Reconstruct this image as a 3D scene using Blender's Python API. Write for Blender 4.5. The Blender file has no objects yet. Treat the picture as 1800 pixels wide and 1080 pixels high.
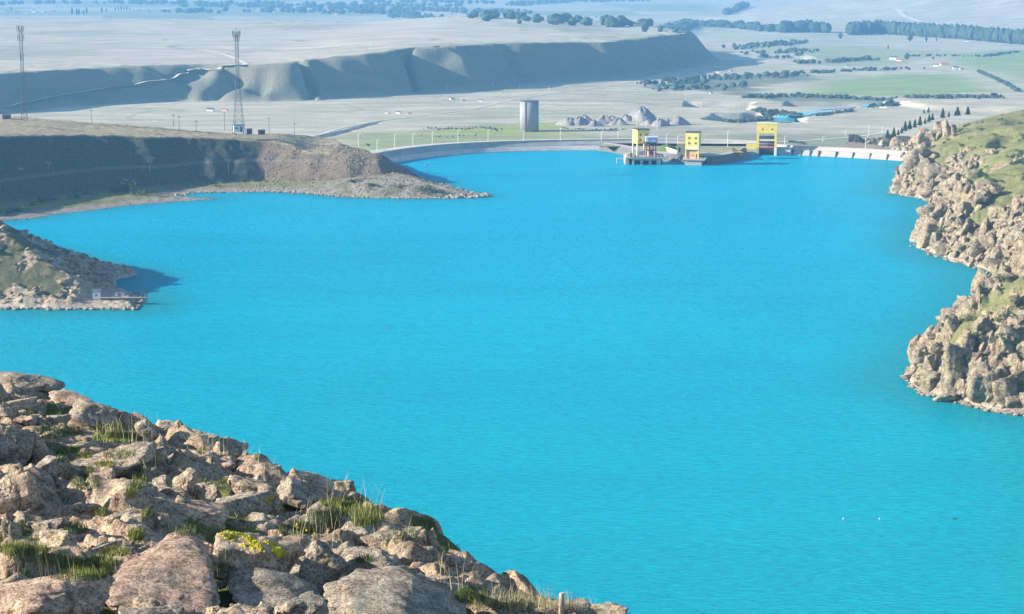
import bpy, bmesh, math, random
import numpy as np
from mathutils import Vector, Matrix, Euler

# ------------------------------------------------------------------ camera, world, sun
SC = bpy.context.scene
COL = SC.collection
CAMH, FPX, PITCH = 89.0, 3300.0, math.atan(600/3300)
cam_d = bpy.data.cameras.new('camera'); cam = bpy.data.objects.new('camera', cam_d); COL.objects.link(cam)
cam_d.sensor_width = 36; cam_d.lens = 36*FPX/1800; cam_d.clip_start = 0.5; cam_d.clip_end = 40000
cam.location = (0, 0, CAMH); cam.rotation_euler = (math.pi/2-PITCH, 0, 0)
SC.camera = cam
SUN_EL = math.radians(20); SUN_AZ = math.radians(-95)        # azimuth clockwise from +Y
world = bpy.data.worlds.new('World'); SC.world = world; world.use_nodes = True
nt = world.node_tree
sky = nt.nodes.new('ShaderNodeTexSky'); sky.sky_type = 'NISHITA'; sky.sun_disc = False
sky.sun_elevation = SUN_EL; sky.sun_rotation = SUN_AZ; sky.air_density = 1.2; sky.dust_density = 0.6; sky.ozone_density = 3.0
nt.links.new(sky.outputs[0], nt.nodes['Background'].inputs[0]); nt.nodes['Background'].inputs[1].default_value = 0.085
sd = bpy.data.lights.new('sun', 'SUN'); sun = bpy.data.objects.new('sun', sd); COL.objects.link(sun)
sd.energy = 5.0; sd.angle = math.radians(0.6); sd.color = (1.0, 0.90, 0.76)
sdir = Vector((math.sin(SUN_AZ)*math.cos(SUN_EL), math.cos(SUN_AZ)*math.cos(SUN_EL), math.sin(SUN_EL)))
sun.rotation_euler = sdir.to_track_quat('Z', 'Y').to_euler()
SC.view_settings.view_transform = 'Standard'; SC.view_settings.look = 'None'
SC.view_settings.exposure = 1.42; SC.view_settings.gamma = 1.0
SC.cycles.volume_bounces = 0; SC.cycles.max_bounces = 5; SC.cycles.diffuse_bounces = 2; SC.cycles.glossy_bounces = 2
SC.cycles.caustics_reflective = False; SC.cycles.use_denoising = True; SC.cycles.sample_clamp_direct = 10

random.seed(7); RNG = np.random.default_rng(7)

def ray(u, v):
    cp, sp = math.cos(PITCH), math.sin(PITCH)
    a, b = (u-900)/FPX, (540-v)/FPX
    return Vector((a, cp + b*sp, -sp + b*cp))
def P(u, v, z=0.0):
    d = ray(u, v); t = (z-CAMH)/d.z
    return Vector((d.x*t, d.y*t, z))
def PD(u, v, D):
    d = ray(u, v); t = D/d.y
    return Vector((d.x*t, D, CAMH+d.z*t))
def proj(x, y, z):
    cp, sp = math.cos(PITCH), math.sin(PITCH)
    zz = z-CAMH; f = y*cp - zz*sp; up = y*sp + zz*cp
    return 900+FPX*x/f, 540-FPX*up/f
def pxm(D): return FPX/D                                     # photo pixels per metre at a distance

# ------------------------------------------------------------------ noise in numpy
def _h(ix, iy, iz, s):
    n = (ix.astype(np.int64)*374761393 + iy.astype(np.int64)*668265263 + iz.astype(np.int64)*2147483647*3 + s*974634777) & 0xffffffff
    n = ((n ^ (n >> 13))*1274126177) & 0xffffffff
    n = ((n ^ (n >> 16))*2246822519) & 0xffffffff
    return ((n ^ (n >> 15)) & 0xffffff)/float(0xffffff)
def noise2(x, y, s=0):
    x0 = np.floor(x); y0 = np.floor(y); fx = x-x0; fy = y-y0
    x0 = x0.astype(np.int64); y0 = y0.astype(np.int64); z = np.zeros_like(x0)
    u = fx*fx*fx*(fx*(fx*6-15)+10); w = fy*fy*fy*(fy*(fy*6-15)+10)
    def g(i, j):
        a = _h(x0+i, y0+j, z, s)*2*math.pi
        return np.cos(a)*(fx-i) + np.sin(a)*(fy-j)
    return 1.5*((g(0,0)*(1-u)+g(1,0)*u)*(1-w) + (g(0,1)*(1-u)+g(1,1)*u)*w)
def fbm2(x, y, o=4, s=0, g=0.5):
    r = 0; a = 1; t = 0
    for i in range(o):
        r = r + a*noise2(x*2**i+i*17.3, y*2**i-i*9.1, s+i); t += a; a *= g
    return r/t
def noise3(x, y, z, s=0):
    x0 = np.floor(x); y0 = np.floor(y); z0 = np.floor(z); f = [x-x0, y-y0, z-z0]
    X, Y, Z = x0.astype(np.int64), y0.astype(np.int64), z0.astype(np.int64)
    w = [t*t*(3-2*t) for t in f]; r = 0
    for i in (0, 1):
        for j in (0, 1):
            for k in (0, 1):
                r = r + _h(X+i, Y+j, Z+k, s)*(w[0] if i else 1-w[0])*(w[1] if j else 1-w[1])*(w[2] if k else 1-w[2])
    return r*2-1
def blocks(x, y, sc, s=0, tilt=0.6, warp=0.25):
    """jointed rock: every Voronoi cell is a block with its own height and tilt; returns value, edge distance"""
    wx = x/sc + warp*noise2(x/sc*1.3+5, y/sc*1.3, s+50); wy = y/sc + warp*noise2(x/sc*1.3, y/sc*1.3+9, s+51)
    cx = np.floor(wx).astype(np.int64); cy = np.floor(wy).astype(np.int64); z = np.zeros_like(cx)
    f1 = np.full(x.shape, 9.0); f2 = np.full(x.shape, 9.0); val = np.zeros(x.shape)
    for i in (-1, 0, 1):
        for j in (-1, 0, 1):
            a = _h(cx+i, cy+j, z, s+1); b = _h(cx+i, cy+j, z, s+2)
            dx = wx-(cx+i+a); dy = wy-(cy+j+b); d = np.hypot(dx, dy)
            ha = _h(cx+i, cy+j, z, s+3)*2-1; hb = _h(cx+i, cy+j, z, s+4)*2-1; hc = _h(cx+i, cy+j, z, s+5)*2-1
            v = ha*0.5 + tilt*(hb*dx+hc*dy)
            near = d < f1
            f2 = np.where(near, f1, np.minimum(f2, d)); val = np.where(near, v, val); f1 = np.where(near, d, f1)
    return val, f2-f1
def sstep(a, b, x):
    t = np.clip((x-a)/(b-a), 0, 1); return t*t*(3-2*t)
def sdist(x, y, poly, closed=True):
    """signed distance to a polygon, positive inside (or plain distance to a polyline)"""
    d2 = np.full(x.shape, 1e18); ins = np.zeros(x.shape, bool); n = len(poly)
    for i in range(n if closed else n-1):
        ax, ay = poly[i][:2]; bx, by = poly[(i+1) % n][:2]
        ex, ey = bx-ax, by-ay; L = ex*ex+ey*ey+1e-9
        t = np.clip(((x-ax)*ex+(y-ay)*ey)/L, 0, 1)
        d2 = np.minimum(d2, (x-ax-t*ex)**2 + (y-ay-t*ey)**2)
        if closed:
            c = (ay > y) != (by > y)
            xi = ax + (y-ay)/(by-ay+1e-12)*ex
            ins ^= (c & (x < xi))
    d = np.sqrt(d2)
    return np.where(ins, d, -d) if closed else d

# ------------------------------------------------------------------ object helpers
def tag(o, label=None, cat=None, group=None, kind=None):
    if label: o['label'] = label
    if cat: o['category'] = cat
    if group: o['group'] = group
    if kind: o['kind'] = kind
    return o
def thing(name, label, cat, loc=(0,0,0), rz=0, group=None):
    o = bpy.data.objects.new(name, None); COL.objects.link(o); o.location = loc; o.rotation_euler = (0,0,rz)
    o.empty_display_size = 0.5
    return tag(o, label, cat, group)
def link(name, me, mat=None, parent=None, loc=None):
    o = bpy.data.objects.new(name, me); COL.objects.link(o)
    if mat is not None and not me.materials: me.materials.append(mat)
    if parent: o.parent = parent
    if loc is not None: o.location = loc
    return o
def copy_tree(o, parent=None):
    c = o.copy(); COL.objects.link(c)
    if parent: c.parent = parent
    for ch in list(o.children): copy_tree(ch, c)
    return c
def npmesh(name, co, faces, smooth=True, mats=()):
    """co (n,3), faces (m,k) arrays"""
    me = bpy.data.meshes.new(name); faces = np.asarray(faces, dtype=np.int32); m, k = faces.shape
    me.vertices.add(len(co)); me.vertices.foreach_set('co', np.asarray(co, dtype=np.float32).ravel())
    me.loops.add(m*k); me.loops.foreach_set('vertex_index', faces.ravel())
    me.polygons.add(m); me.polygons.foreach_set('loop_start', np.arange(0, m*k, k, dtype=np.int32))
    me.polygons.foreach_set('use_smooth', np.full(m, smooth)); me.update(calc_edges=True)
    for t in mats: me.materials.append(t)
    return me
def vattr(me, name, arr, color=False):
    if color:
        a = me.color_attributes.new(name, 'FLOAT_COLOR', 'POINT')
        c = np.ones((len(me.vertices), 4), dtype=np.float32); c[:, :3] = arr; a.data.foreach_set('color', c.ravel())
    else:
        a = me.attributes.new(name, 'FLOAT', 'POINT'); a.data.foreach_set('value', np.asarray(arr, dtype=np.float32).ravel())
def gridfaces(r, c):
    i = np.arange(r*c).reshape(r, c)
    return np.stack([i[:-1,:-1].ravel(), i[:-1,1:].ravel(), i[1:,1:].ravel(), i[1:,:-1].ravel()], 1)
class MB:
    def __init__(s): s.v = []; s.f = []
    def add(s, vs, fs):
        n = len(s.v); s.v += [tuple(p) for p in vs]; s.f += [tuple(i+n for i in f) for f in fs]; return s
    def box(s, x0, x1, y0, y1, z0, z1):
        return s.add([(x0,y0,z0),(x1,y0,z0),(x1,y1,z0),(x0,y1,z0),(x0,y0,z1),(x1,y0,z1),(x1,y1,z1),(x0,y1,z1)],
                     [(0,3,2,1),(4,5,6,7),(0,1,5,4),(1,2,6,5),(2,3,7,6),(3,0,4,7)])
    def tube(s, a, b, r0, r1=None, n=6, cap=True):
        a = Vector(a); b = Vector(b); r1 = r0 if r1 is None else r1; d = (b-a).normalized()
        q = d.to_track_quat('Z', 'Y'); vs = []
        for p, r in ((a, r0), (b, r1)):
            for i in range(n):
                t = 2*math.pi*i/n; vs.append(p + q @ Vector((r*math.cos(t), r*math.sin(t), 0)))
        fs = [(i, (i+1)%n, n+(i+1)%n, n+i) for i in range(n)]
        if cap: fs += [tuple(range(n-1, -1, -1)), tuple(range(n, 2*n))]
        return s.add(vs, fs)
    def prism(s, pts, z0, z1):
        n = len(pts); vs = [(x,y,z0) for x,y in pts]+[(x,y,z1) for x,y in pts]
        return s.add(vs, [(i,(i+1)%n,n+(i+1)%n,n+i) for i in range(n)]+[tuple(range(n-1,-1,-1)), tuple(range(n,2*n))])
    def build(s, name, mat, parent=None, smooth=False, loc=None):
        me = bpy.data.meshes.new(name); me.from_pydata(s.v, [], s.f); me.update()
        if smooth: me.polygons.foreach_set('use_smooth', [True]*len(me.polygons))
        return link(name, me, mat, parent, loc)

# ------------------------------------------------------------------ materials
def newmat(name):
    m = bpy.data.materials.new(name); m.use_nodes = True
    return m, m.node_tree.nodes, m.node_tree.links, m.node_tree.nodes['Principled BSDF']
class NT:
    """small helper round a node tree"""
    def __init__(s, m): s.t = m.node_tree; s.n = s.t.nodes; s.l = s.t.links
    def pos(s): return s.n.new('ShaderNodeNewGeometry').outputs['Position']
    def obj(s): return s.n.new('ShaderNodeTexCoord').outputs['Object']
    def val(s, sock, x):
        if hasattr(x, 'is_output'): s.l.new(x, sock)
        else: sock.default_value = x
    def mapping(s, vec, scale):
        m = s.n.new('ShaderNodeMapping'); s.l.new(vec, m.inputs[0]); m.inputs['Scale'].default_value = scale; return m.outputs[0]
    def noise(s, vec, scale, detail=6, rough=0.6, dist=0, col=False):
        t = s.n.new('ShaderNodeTexNoise'); s.l.new(vec, t.inputs['Vector']); t.inputs['Scale'].default_value = scale
        t.inputs['Detail'].default_value = detail; t.inputs['Roughness'].default_value = rough; t.inputs['Distortion'].default_value = dist
        return t.outputs['Color' if col else 'Fac']
    def vor(s, vec, scale, feat='F1', rand=1):
        t = s.n.new('ShaderNodeTexVoronoi'); s.l.new(vec, t.inputs['Vector']); t.inputs['Scale'].default_value = scale
        t.feature = feat; t.inputs['Randomness'].default_value = rand; return t.outputs['Distance']
    def ramp(s, fac, stops, interp='LINEAR'):
        r = s.n.new('ShaderNodeValToRGB'); s.l.new(fac, r.inputs[0]); e = r.color_ramp.elements; r.color_ramp.interpolation = interp
        while len(e) < len(stops): e.new(0.5)
        for i, (p, c) in enumerate(stops):
            e[i].position = p; e[i].color = (*c, 1) if not isinstance(c, (int, float)) else (c, c, c, 1)
        return r.outputs[0]
    def mr(s, x, a, b, c=0.0, d=1.0):
        r = s.n.new('ShaderNodeMapRange'); s.val(r.inputs[0], x)
        for i, k in enumerate((a, b, c, d)): r.inputs[i+1].default_value = k
        return r.outputs[0]
    def math(s, op, a, b=0.0):
        r = s.n.new('ShaderNodeMath'); r.operation = op; s.val(r.inputs[0], a); s.val(r.inputs[1], b); return r.outputs[0]
    def mix(s, fac, a, b, mode='MIX'):
        r = s.n.new('ShaderNodeMix'); r.data_type = 'RGBA'; r.blend_type = mode; s.val(r.inputs[0], fac)
        for k, x in ((6, a), (7, b)):
            if hasattr(x, 'is_output'): s.l.new(x, r.inputs[k])
            else: r.inputs[k].default_value = (*x, 1)
        return r.outputs[2]
    def attr(s, name, out='Fac'):
        a = s.n.new('ShaderNodeAttribute'); a.attribute_name = name; return a.outputs[out]
    def bump(s, h, strength, dist, normal=None):
        b = s.n.new('ShaderNodeBump'); s.l.new(h, b.inputs['Height']); b.inputs['Strength'].default_value = strength
        b.inputs['Distance'].default_value = dist
        if normal is not None: s.l.new(normal, b.inputs['Normal'])
        return b.outputs[0]
def paint(name, c, rough=0.7, metal=0.0, var=0.12, scale=1.5):
    m, n, l, b = newmat(name); t = NT(m)
    f = t.noise(t.obj(), scale, 5, 0.65)
    k = t.ramp(f, [(0.3, tuple(x*(1-var) for x in c)), (0.7, tuple(min(1, x*(1+var)) for x in c))])
    l.new(k, b.inputs['Base Color']); b.inputs['Roughness'].default_value = rough; b.inputs['Metallic'].default_value = metal
    return m

def rock_mat(name, S, tint=(1,1,1), masked=False, bumpd=0.05, grass=((0.10,0.13,0.035),(0.20,0.19,0.07)), warm=0.5):
    """S: size multiplier (1 = foreground boulders)."""
    m, n, l, b = newmat(name); t = NT(m); p = t.pos()
    big = t.noise(p, 0.9/S, 4, 0.6, 0.6); mid = t.noise(p, 4.0/S, 8, 0.68, 0.3); fine = t.noise(p, 26/S, 6, 0.7)
    T = lambda c: tuple(c[i]*tint[i] for i in range(3))
    base = t.ramp(big, [(0.30, T((0.34,0.31,0.28))), (0.45, T((0.48,0.38,0.28))), (0.55, T((0.52,0.36,0.25))), (0.66, T((0.40,0.26,0.21)))])
    # object to object variation
    oi = n.new('ShaderNodeObjectInfo').outputs['Random']
    base = t.mix(t.mr(oi, 0, 1, 0.0, 0.55), base, T((0.33,0.29,0.25)))
    mott = t.ramp(mid, [(0.38, T((0.07,0.065,0.058))), (0.47, T((0.30,0.26,0.21))), (0.58, T((0.60,0.52,0.42)))])
    c = t.mix(0.55, base, mott)
    # dark lichen spots and pale crusts
    sp = t.mr(fine, 0.49, 0.58); c = t.mix(t.math('MULTIPLY', sp, 0.72), c, T((0.06,0.058,0.052)))
    pale = t.mr(t.noise(p, 7.5/S, 7, 0.75), 0.57, 0.66); c = t.mix(t.math('MULTIPLY', pale, 0.7), c, T((0.70,0.65,0.57)))
    org = t.math('MULTIPLY', t.mr(t.noise(p, 1.7/S, 5, 0.7), 0.60, 0.70), t.mr(mid, 0.45, 0.6)); c = t.mix(t.math('MULTIPLY', org, 0.6*warm*2), c, T((0.55,0.30,0.10)))
    if S == 1.0: c = t.mix(t.math('MULTIPLY', t.mr(t.noise(p, 2.6, 7, 0.8), 0.62, 0.67), 0.75), c, (0.42,0.33,0.05))
    # cracks
    wp = n.new('ShaderNodeVectorMath'); wp.operation = 'ADD'; l.new(p, wp.inputs[0])
    sc = n.new('ShaderNodeVectorMath'); sc.operation = 'SCALE'; l.new(t.noise(p, 1.5/S, 4, 0.6, col=True), sc.inputs[0]); sc.inputs['Scale'].default_value = 0.9*S
    l.new(sc.outputs[0], wp.inputs[1])
    cr = t.vor(t.mapping(wp.outputs[0], (1.0, 0.7, 1.9)), 0.8/S, 'DISTANCE_TO_EDGE')
    crm = t.math('MULTIPLY', t.mr(cr, 0.0, 0.022, 1.0, 0.0), t.mr(big, 0.46, 0.56)); c = t.mix(t.math('MULTIPLY', crm, 0.55), c, (0.05,0.045,0.04))
    hgt = t.math('ADD', t.math('MULTIPLY', mid, 1.0), t.math('MULTIPLY', fine, 0.42))
    hgt = t.math('SUBTRACT', hgt, t.math('MULTIPLY', crm, 0.25))
    rough = 0.9
    if masked:
        rk = t.attr('rock'); gn = t.noise(p, 9/S, 6, 0.75); gb = t.noise(p, 1.3/S, 4, 0.6)
        g = t.mix(t.mr(gb, 0.35, 0.65), grass[0], grass[1]); g = t.mix(t.mr(gn, 0.35, 0.7, 0, 0.6), g, tuple(0.35*x for x in grass[0]))
        k = t.mr(t.math('ADD', rk, t.math('MULTIPLY', t.math('SUBTRACT', mid, 0.5), 0.9)), 0.42, 0.58)
        c = t.mix(k, g, c)
    if S > 2:                                               # bleached drawdown band and wet foot along the waterline
        z = n.new('ShaderNodeSeparateXYZ'); l.new(p, z.inputs[0]); zz = t.math('ADD', z.outputs[2], t.math('MULTIPLY', t.math('SUBTRACT', mid, 0.5), 2.2))
        c = t.mix(t.mr(zz, 1.5, 0.7, 0, 0.32), c, (0.62,0.58,0.52)); c = t.mix(t.mr(z.outputs[2], 0.28, 0.12, 0, 0.8), c, (0.10,0.09,0.08))
    l.new(c, b.inputs['Base Color']); b.inputs['Roughness'].default_value = rough; b.inputs['Specular IOR Level'].default_value = 0.2
    l.new(t.bump(hgt, 1.0, bumpd*S), b.inputs['Normal'])
    return m
M = {}
M['rock'] = rock_mat('granite', 1.0, (1.32,1.23,1.10), bumpd=0.10)
M['rock_ground'] = rock_mat('granite_and_turf', 1.0, (1.06,1.0,0.92), masked=True, bumpd=0.10)
M['rock_pink'] = rock_mat('pink_granite', 1.0, (1.34,1.13,1.02), bumpd=0.10)
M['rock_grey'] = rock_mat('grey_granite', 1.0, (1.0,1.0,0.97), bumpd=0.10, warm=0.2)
M['crag'] = rock_mat('crag_granite', 6.0, (0.98,0.97,0.85), bumpd=0.16, warm=0.2)
M['crag_ground'] = rock_mat('crag_and_turf', 6.0, (0.90,0.90,0.79), masked=True, bumpd=0.16, grass=((0.19,0.21,0.08),(0.34,0.32,0.15)), warm=0.2)
M['headland'] = rock_mat('headland_turf', 5.0, (1.05,1.02,0.95), masked=True, bumpd=0.10, grass=((0.085,0.10,0.05),(0.19,0.18,0.10)), warm=0.2)
M['yellow'] = paint('yellow_render', (0.88,0.63,0.13), 0.8, var=0.16, scale=0.5)
M['cream'] = paint('cream_render', (0.74,0.66,0.45), 0.8, var=0.06)
M['orange'] = paint('orange_panel', (0.75,0.42,0.14), 0.7, var=0.1)
M['concrete'] = paint('concrete', (0.50,0.48,0.45), 0.9, var=0.18, scale=0.35)
M['pale_concrete'] = paint('pale_concrete', (0.40,0.37,0.34), 0.9, var=0.08, scale=0.2)
M['dark'] = paint('dark_opening', (0.03,0.035,0.04), 0.5)
M['roofing'] = paint('roof_felt', (0.08,0.085,0.09), 0.9)
M['red_steel'] = paint('red_oxide_steel', (0.22,0.045,0.035), 0.6)
M['red_trim'] = paint('red_trim', (0.50,0.16,0.09), 0.7)
M['white'] = paint('white_paint', (0.80,0.80,0.80), 0.6, var=0.06)
M['lilac'] = paint('lilac_panel', (0.50,0.48,0.66), 0.6)
M['steel'] = paint('galvanised_steel', (0.10,0.13,0.16), 0.6, metal=0.1)
M['darksteel'] = paint('dark_steel', (0.07,0.09,0.11), 0.5)
M['wood'] = paint('weathered_wood', (0.45,0.38,0.30), 0.9, scale=14)
M['bark'] = paint('bark', (0.10,0.07,0.05), 0.9)
M['conifer'] = paint('conifer_needles', (0.035,0.065,0.035), 0.9, var=0.5, scale=0.6)
M['leaf'] = paint('shrub_leaves', (0.06,0.10,0.04), 0.9, var=0.5, scale=0.8)
M['far_leaf'] = paint('far_tree_leaves', (0.035,0.06,0.04), 0.9, var=0.4, scale=0.05)
M['grass_yellow'] = paint('grass_blades', (0.20,0.23,0.05), 0.8, var=0.5, scale=3)  # yellow-green blade tone
M['grass_dry'] = paint('dry_stalks', (0.50,0.44,0.25), 0.8, var=0.3, scale=3)
M['grass_dark'] = paint('low_turf', (0.10,0.15,0.04), 0.9, var=0.4, scale=3)
M['lichen'] = paint('yellow_stonecrop', (0.40,0.34,0.02), 0.9, var=0.6, scale=6)
M['turf'] = paint('dry_turf', (0.27,0.27,0.15), 0.95, var=0.25, scale=0.15)
M['tank'] = paint('tank_concrete', (0.27,0.27,0.28), 0.9, var=0.15, scale=0.12)
M['gravel'] = paint('gravel', (0.26,0.24,0.23), 0.95, var=0.25, scale=0.3)
M['road'] = paint('dirt_track', (0.62,0.56,0.47), 0.95, var=0.1, scale=0.05)
M['asphalt'] = paint('asphalt', (0.09,0.09,0.09), 0.9, var=0.1, scale=0.1)

def ground_mat():
    m, n, l, b = newmat('valley_floor'); t = NT(m); p = t.pos()
    col = t.attr('tint', 'Color')
    a = t.noise(t.mapping(p, (0.35, 1.0, 1.0)), 0.05, 9, 0.72); bb = t.noise(p, 0.4, 6, 0.7)
    st = t.noise(t.mapping(p, (0.10, 0.55, 1)), 0.08, 7, 0.65, 0.8)
    c = t.mix(t.mr(a, 0.40, 0.60, 0, 0.8), col, t.mix(0.75, col, (0.17,0.20,0.11)))
    c = t.mix(t.mr(st, 0.48, 0.62, 0, 0.8), c, t.mix(0.6, col, (0.25,0.24,0.19)))
    c = t.mix(t.mr(bb, 0.45, 0.7, 0, 0.35), c, t.mix(0.5, col, (0.12,0.12,0.08)))
    l.new(c, b.inputs['Base Color']); b.inputs['Roughness'].default_value = 0.95; b.inputs['Specular IOR Level'].default_value = 0.1
    l.new(t.bump(t.math('ADD', bb, a), 0.8, 1.2), b.inputs['Normal'])
    return m
M['ground'] = ground_mat()
def shore_mat():
    m, n, l, b = newmat('shore_soil'); t = NT(m); p = t.pos()
    col = t.attr('tint', 'Color'); a = t.noise(p, 0.25, 8, 0.72); f = t.noise(p, 1.6, 6, 0.8)
    c = t.mix(t.mr(a, 0.38, 0.62, 0, 0.6), col, t.mix(0.75, col, (0.10,0.12,0.06)))
    c = t.mix(t.mr(f, 0.54, 0.62, 0, 0.85), c, t.mix(0.6, col, (0.62,0.56,0.50)))
    c = t.mix(t.mr(f, 0.44, 0.32, 0, 0.7), c, (0.05,0.055,0.035))
    l.new(c, b.inputs['Base Color']); b.inputs['Roughness'].default_value = 0.95; b.inputs['Specular IOR Level'].default_value = 0.1
    l.new(t.bump(t.math('ADD', f, a), 1.0, 2.2), b.inputs['Normal'])
    return m
M['shore'] = shore_mat()
def water_mat():
    m, n, l, b = newmat('glacial_water'); t = NT(m); p = t.pos()
    big = t.noise(t.mapping(p, (0.5, 1, 1)), 0.012, 4, 0.55, 0.5)
    near = n.new('ShaderNodeSeparateXYZ'); l.new(p, near.inputs[0])
    k = t.mr(near.outputs[1], 250, 650)
    c = t.mix(k, (0.0,0.53,0.63), (0.006,0.46,0.73))
    c = t.mix(t.mr(big, 0.38, 0.62, 0, 0.30), c, (0.001,0.33,0.55))
    sh = t.attr('shallow_reflect'); c = t.mix(t.math('MULTIPLY', sh, 0.85), c, (0.03,0.27,0.28)); c = t.mix(t.mr(t.noise(t.mapping(p, (0.25, 1, 1)), 0.03, 5, 0.6, 1.0), 0.45, 0.68, 0, 0.22), c, (0.01,0.33,0.45))
    w1 = t.noise(t.mapping(p, (0.30, 1.15, 1)), 1.35, 6, 0.68, 0.5)
    w2 = t.noise(t.mapping(p, (0.25, 1.0, 1)), 0.16, 4, 0.6, 0.5)
    h = t.math('ADD', w1, t.math('MULTIPLY', w2, 0.6))
    c = t.mix(t.mr(w1, 0.42, 0.60, 0.0, 0.6), c, (0.0,0.30,0.43))  # light and dark of the ripples put into the water colour
    nb = t.bump(h, 1.0, 1.1)
    n.remove(b); out = n['Material Output']
    df = n.new('ShaderNodeBsdfDiffuse'); l.new(c, df.inputs['Color']); l.new(nb, df.inputs['Normal'])
    gl = n.new('ShaderNodeBsdfGlossy'); gl.inputs['Roughness'].default_value = 0.10; gl.inputs['Color'].default_value = (0.40, 0.80, 0.95, 1); l.new(nb, gl.inputs['Normal'])
    fr = n.new('ShaderNodeFresnel'); fr.inputs['IOR'].default_value = 1.33; l.new(nb, fr.inputs['Normal'])
    mx = n.new('ShaderNodeMixShader'); l.new(t.math('MULTIPLY', fr.outputs[0], 0.75), mx.inputs[0]); l.new(df.outputs[0], mx.inputs[1]); l.new(gl.outputs[0], mx.inputs[2])
    l.new(mx.outputs[0], out.inputs['Surface'])
    return m
M['water'] = water_mat()
# ------------------------------------------------------------------ terrain: height functions in metres
def W(pts, z=0.0): return [tuple(P(u, v, z)[:2]) for u, v in pts]
PLAIN = -26.0
BL = W([(-420,214),(-150,204),(0,200),(90,188),(200,181),(330,178),(450,179),(560,176),(600,170),(680,168),(760,160),(840,158),(900,149),(1000,142),(1090,137),(1150,126),(1215,114),(1262,103)], PLAIN)
tip = BL[-1]
BL += [(tip[0]-10, tip[1]+170), (tip[0]-90, tip[1]+420), (tip[0]-400, 3000), (tip[0]-900, 3250), (-3200, 3250), (-2600, 1500)]
HL = W([(1262,36),(1330,44),(1420,49),(1520,52),(1640,58),(1800,66),(2100,80)], -30) + [(6000, 4200), (6000, 14000), (900, 14000), (640, 6000)]
def zplain(x, y):
    return PLAIN - 4*sstep(1500, 3200, y) + 0.9*fbm2(x/160, y/160, 4, 3)*sstep(900, 1400, y) + 60*sstep(7000, 12000, y)
def bluff_d(x, y):
    d = sdist(x, y, BL)
    r = noise2(x/150+3.1, y/150, 21)*13 + noise2(x/52, y/52, 22)*10 + noise2(x/420, y/420, 25)*12
    g = np.abs(noise2(x/95+0.4*noise2(x/60, y/60, 5), y/210, 27)); r = r + 5*noise2(x/24, y/24, 28) - 20*np.exp(-(g/0.10)**2)
    return d + r*sstep(-60, 40, d)*sstep(560, 60, d)
def hG(x, y):
    z = zplain(x, y)
    d = bluff_d(x, y)
    top = 4 + 10*sstep(-260, -70, x) - 4*sstep(0, 160, x)
    top = top - 2 + 4.0*fbm2(x/420, y/420, 3, 31)*sstep(120, 300, d) + 3*sstep(100, 900, d)
    t = np.clip((d+6)/38, 0, 1); prof = t*t*(3-2*t)*0.35 + np.clip(t, 0, 1)*0.65
    z = z + (top-z)*prof + 0.8*noise2(x/14, y/14, 33)*sstep(-20, 20, d)*sstep(140, 60, d)
    # river terraces and pit edges downstream
    for poly, hh, w in TERR:
        dd = sdist(x, y, poly); z = z + hh*sstep(0, w, dd + 3*noise2(x/25, y/25, 41))
    dh = sdist(x, y, HL); dh2 = np.maximum(dh + 110*fbm2(x/500, y/500, 3, 51), 0)
    z = z + (0.105*dh2 + 26*sstep(0, 700, dh2)*(0.5+fbm2(x/330, y/700, 3, 52)))*(dh2 > 0)
    # low ground beneath the lake; higher land outside the frame
    z = np.where(y < 915, z - 6*sstep(915, 860, y), z)
    z = z + 75*sstep(190, 330, x - 0.24*y)*sstep(1000, 700, y) + 60*sstep(-0.42*1.0, -0.6, x/np.maximum(y, 1))*sstep(1100, 850, y)
    return z
def terr(px, h, w=9):
    return (W(px, PLAIN), h, w)
TERR = [terr([(1196,188),(1240,190),(1252,186),(1330,196),(1325,182),(1330,178),(1200,177)], -7, 8),
        terr([(1232,210),(1262,214),(1300,213),(1420,216),(1420,205),(1330,196),(1300,198),(1250,199)], -5, 8),
        terr([(1372,186),(1490,188),(1560,190),(1560,179),(1380,177)], -6, 8),
        terr([(1490,190),(1575,186),(1620,193),(1700,197),(1900,200),(1900,168),(1680,170),(1600,176)], 4, 8),
        terr([(1330,98),(1400,104),(1440,100),(1420,92),(1340,90)], -5, 12),
        terr([(540,242),(590,232),(672,212),(676,214),(600,236),(552,246)], -3, 4)]
GREEN = [(W(p, PLAIN), c, w, k) for p, c, w, k in [
    ([(1380,168),(1460,140),(1560,126),(1700,128),(1790,166),(1700,172),(1500,170)], (0.27,0.40,0.12), 40, 0.9),
    ([(1640,92),(1800,80),(1950,100),(1950,190),(1800,168),(1740,130),(1640,110)], (0.27,0.40,0.13), 60, 0.85),
    ([(560,238),(620,232),(760,226),(840,218),(980,218),(1060,236),(1110,250),(900,262),(640,268)], (0.30,0.34,0.10), 20, 0.8),
    ([(740,236),(800,224),(900,222),(900,214),(1000,216),(1010,222),(900,238)], (0.42,0.46,0.06), 9, 0.85),
    ([(1110,262),(1110,240),(1300,236),(1560,232),(1580,262)], (0.24,0.27,0.14), 14, 0.6),
    ([(600,215),(750,200),(900,190),(1100,180),(1100,205),(800,222)], (0.34,0.36,0.22), 60, 0.5),
    ([(1290,80),(1500,76),(1700,90),(1560,118),(1400,112)], (0.30,0.38,0.16), 60, 0.7)]]
BUSH = [(W(p, PLAIN), w) for p, w in [
    ([(1120,158),(1190,140),(1290,128),(1420,130),(1460,140),(1350,150),(1330,172),(1230,160)], 20),
    ([(1310,172),(1430,165),(1560,172),(1780,174),(1700,180),(1400,182)], 12)]]
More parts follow.
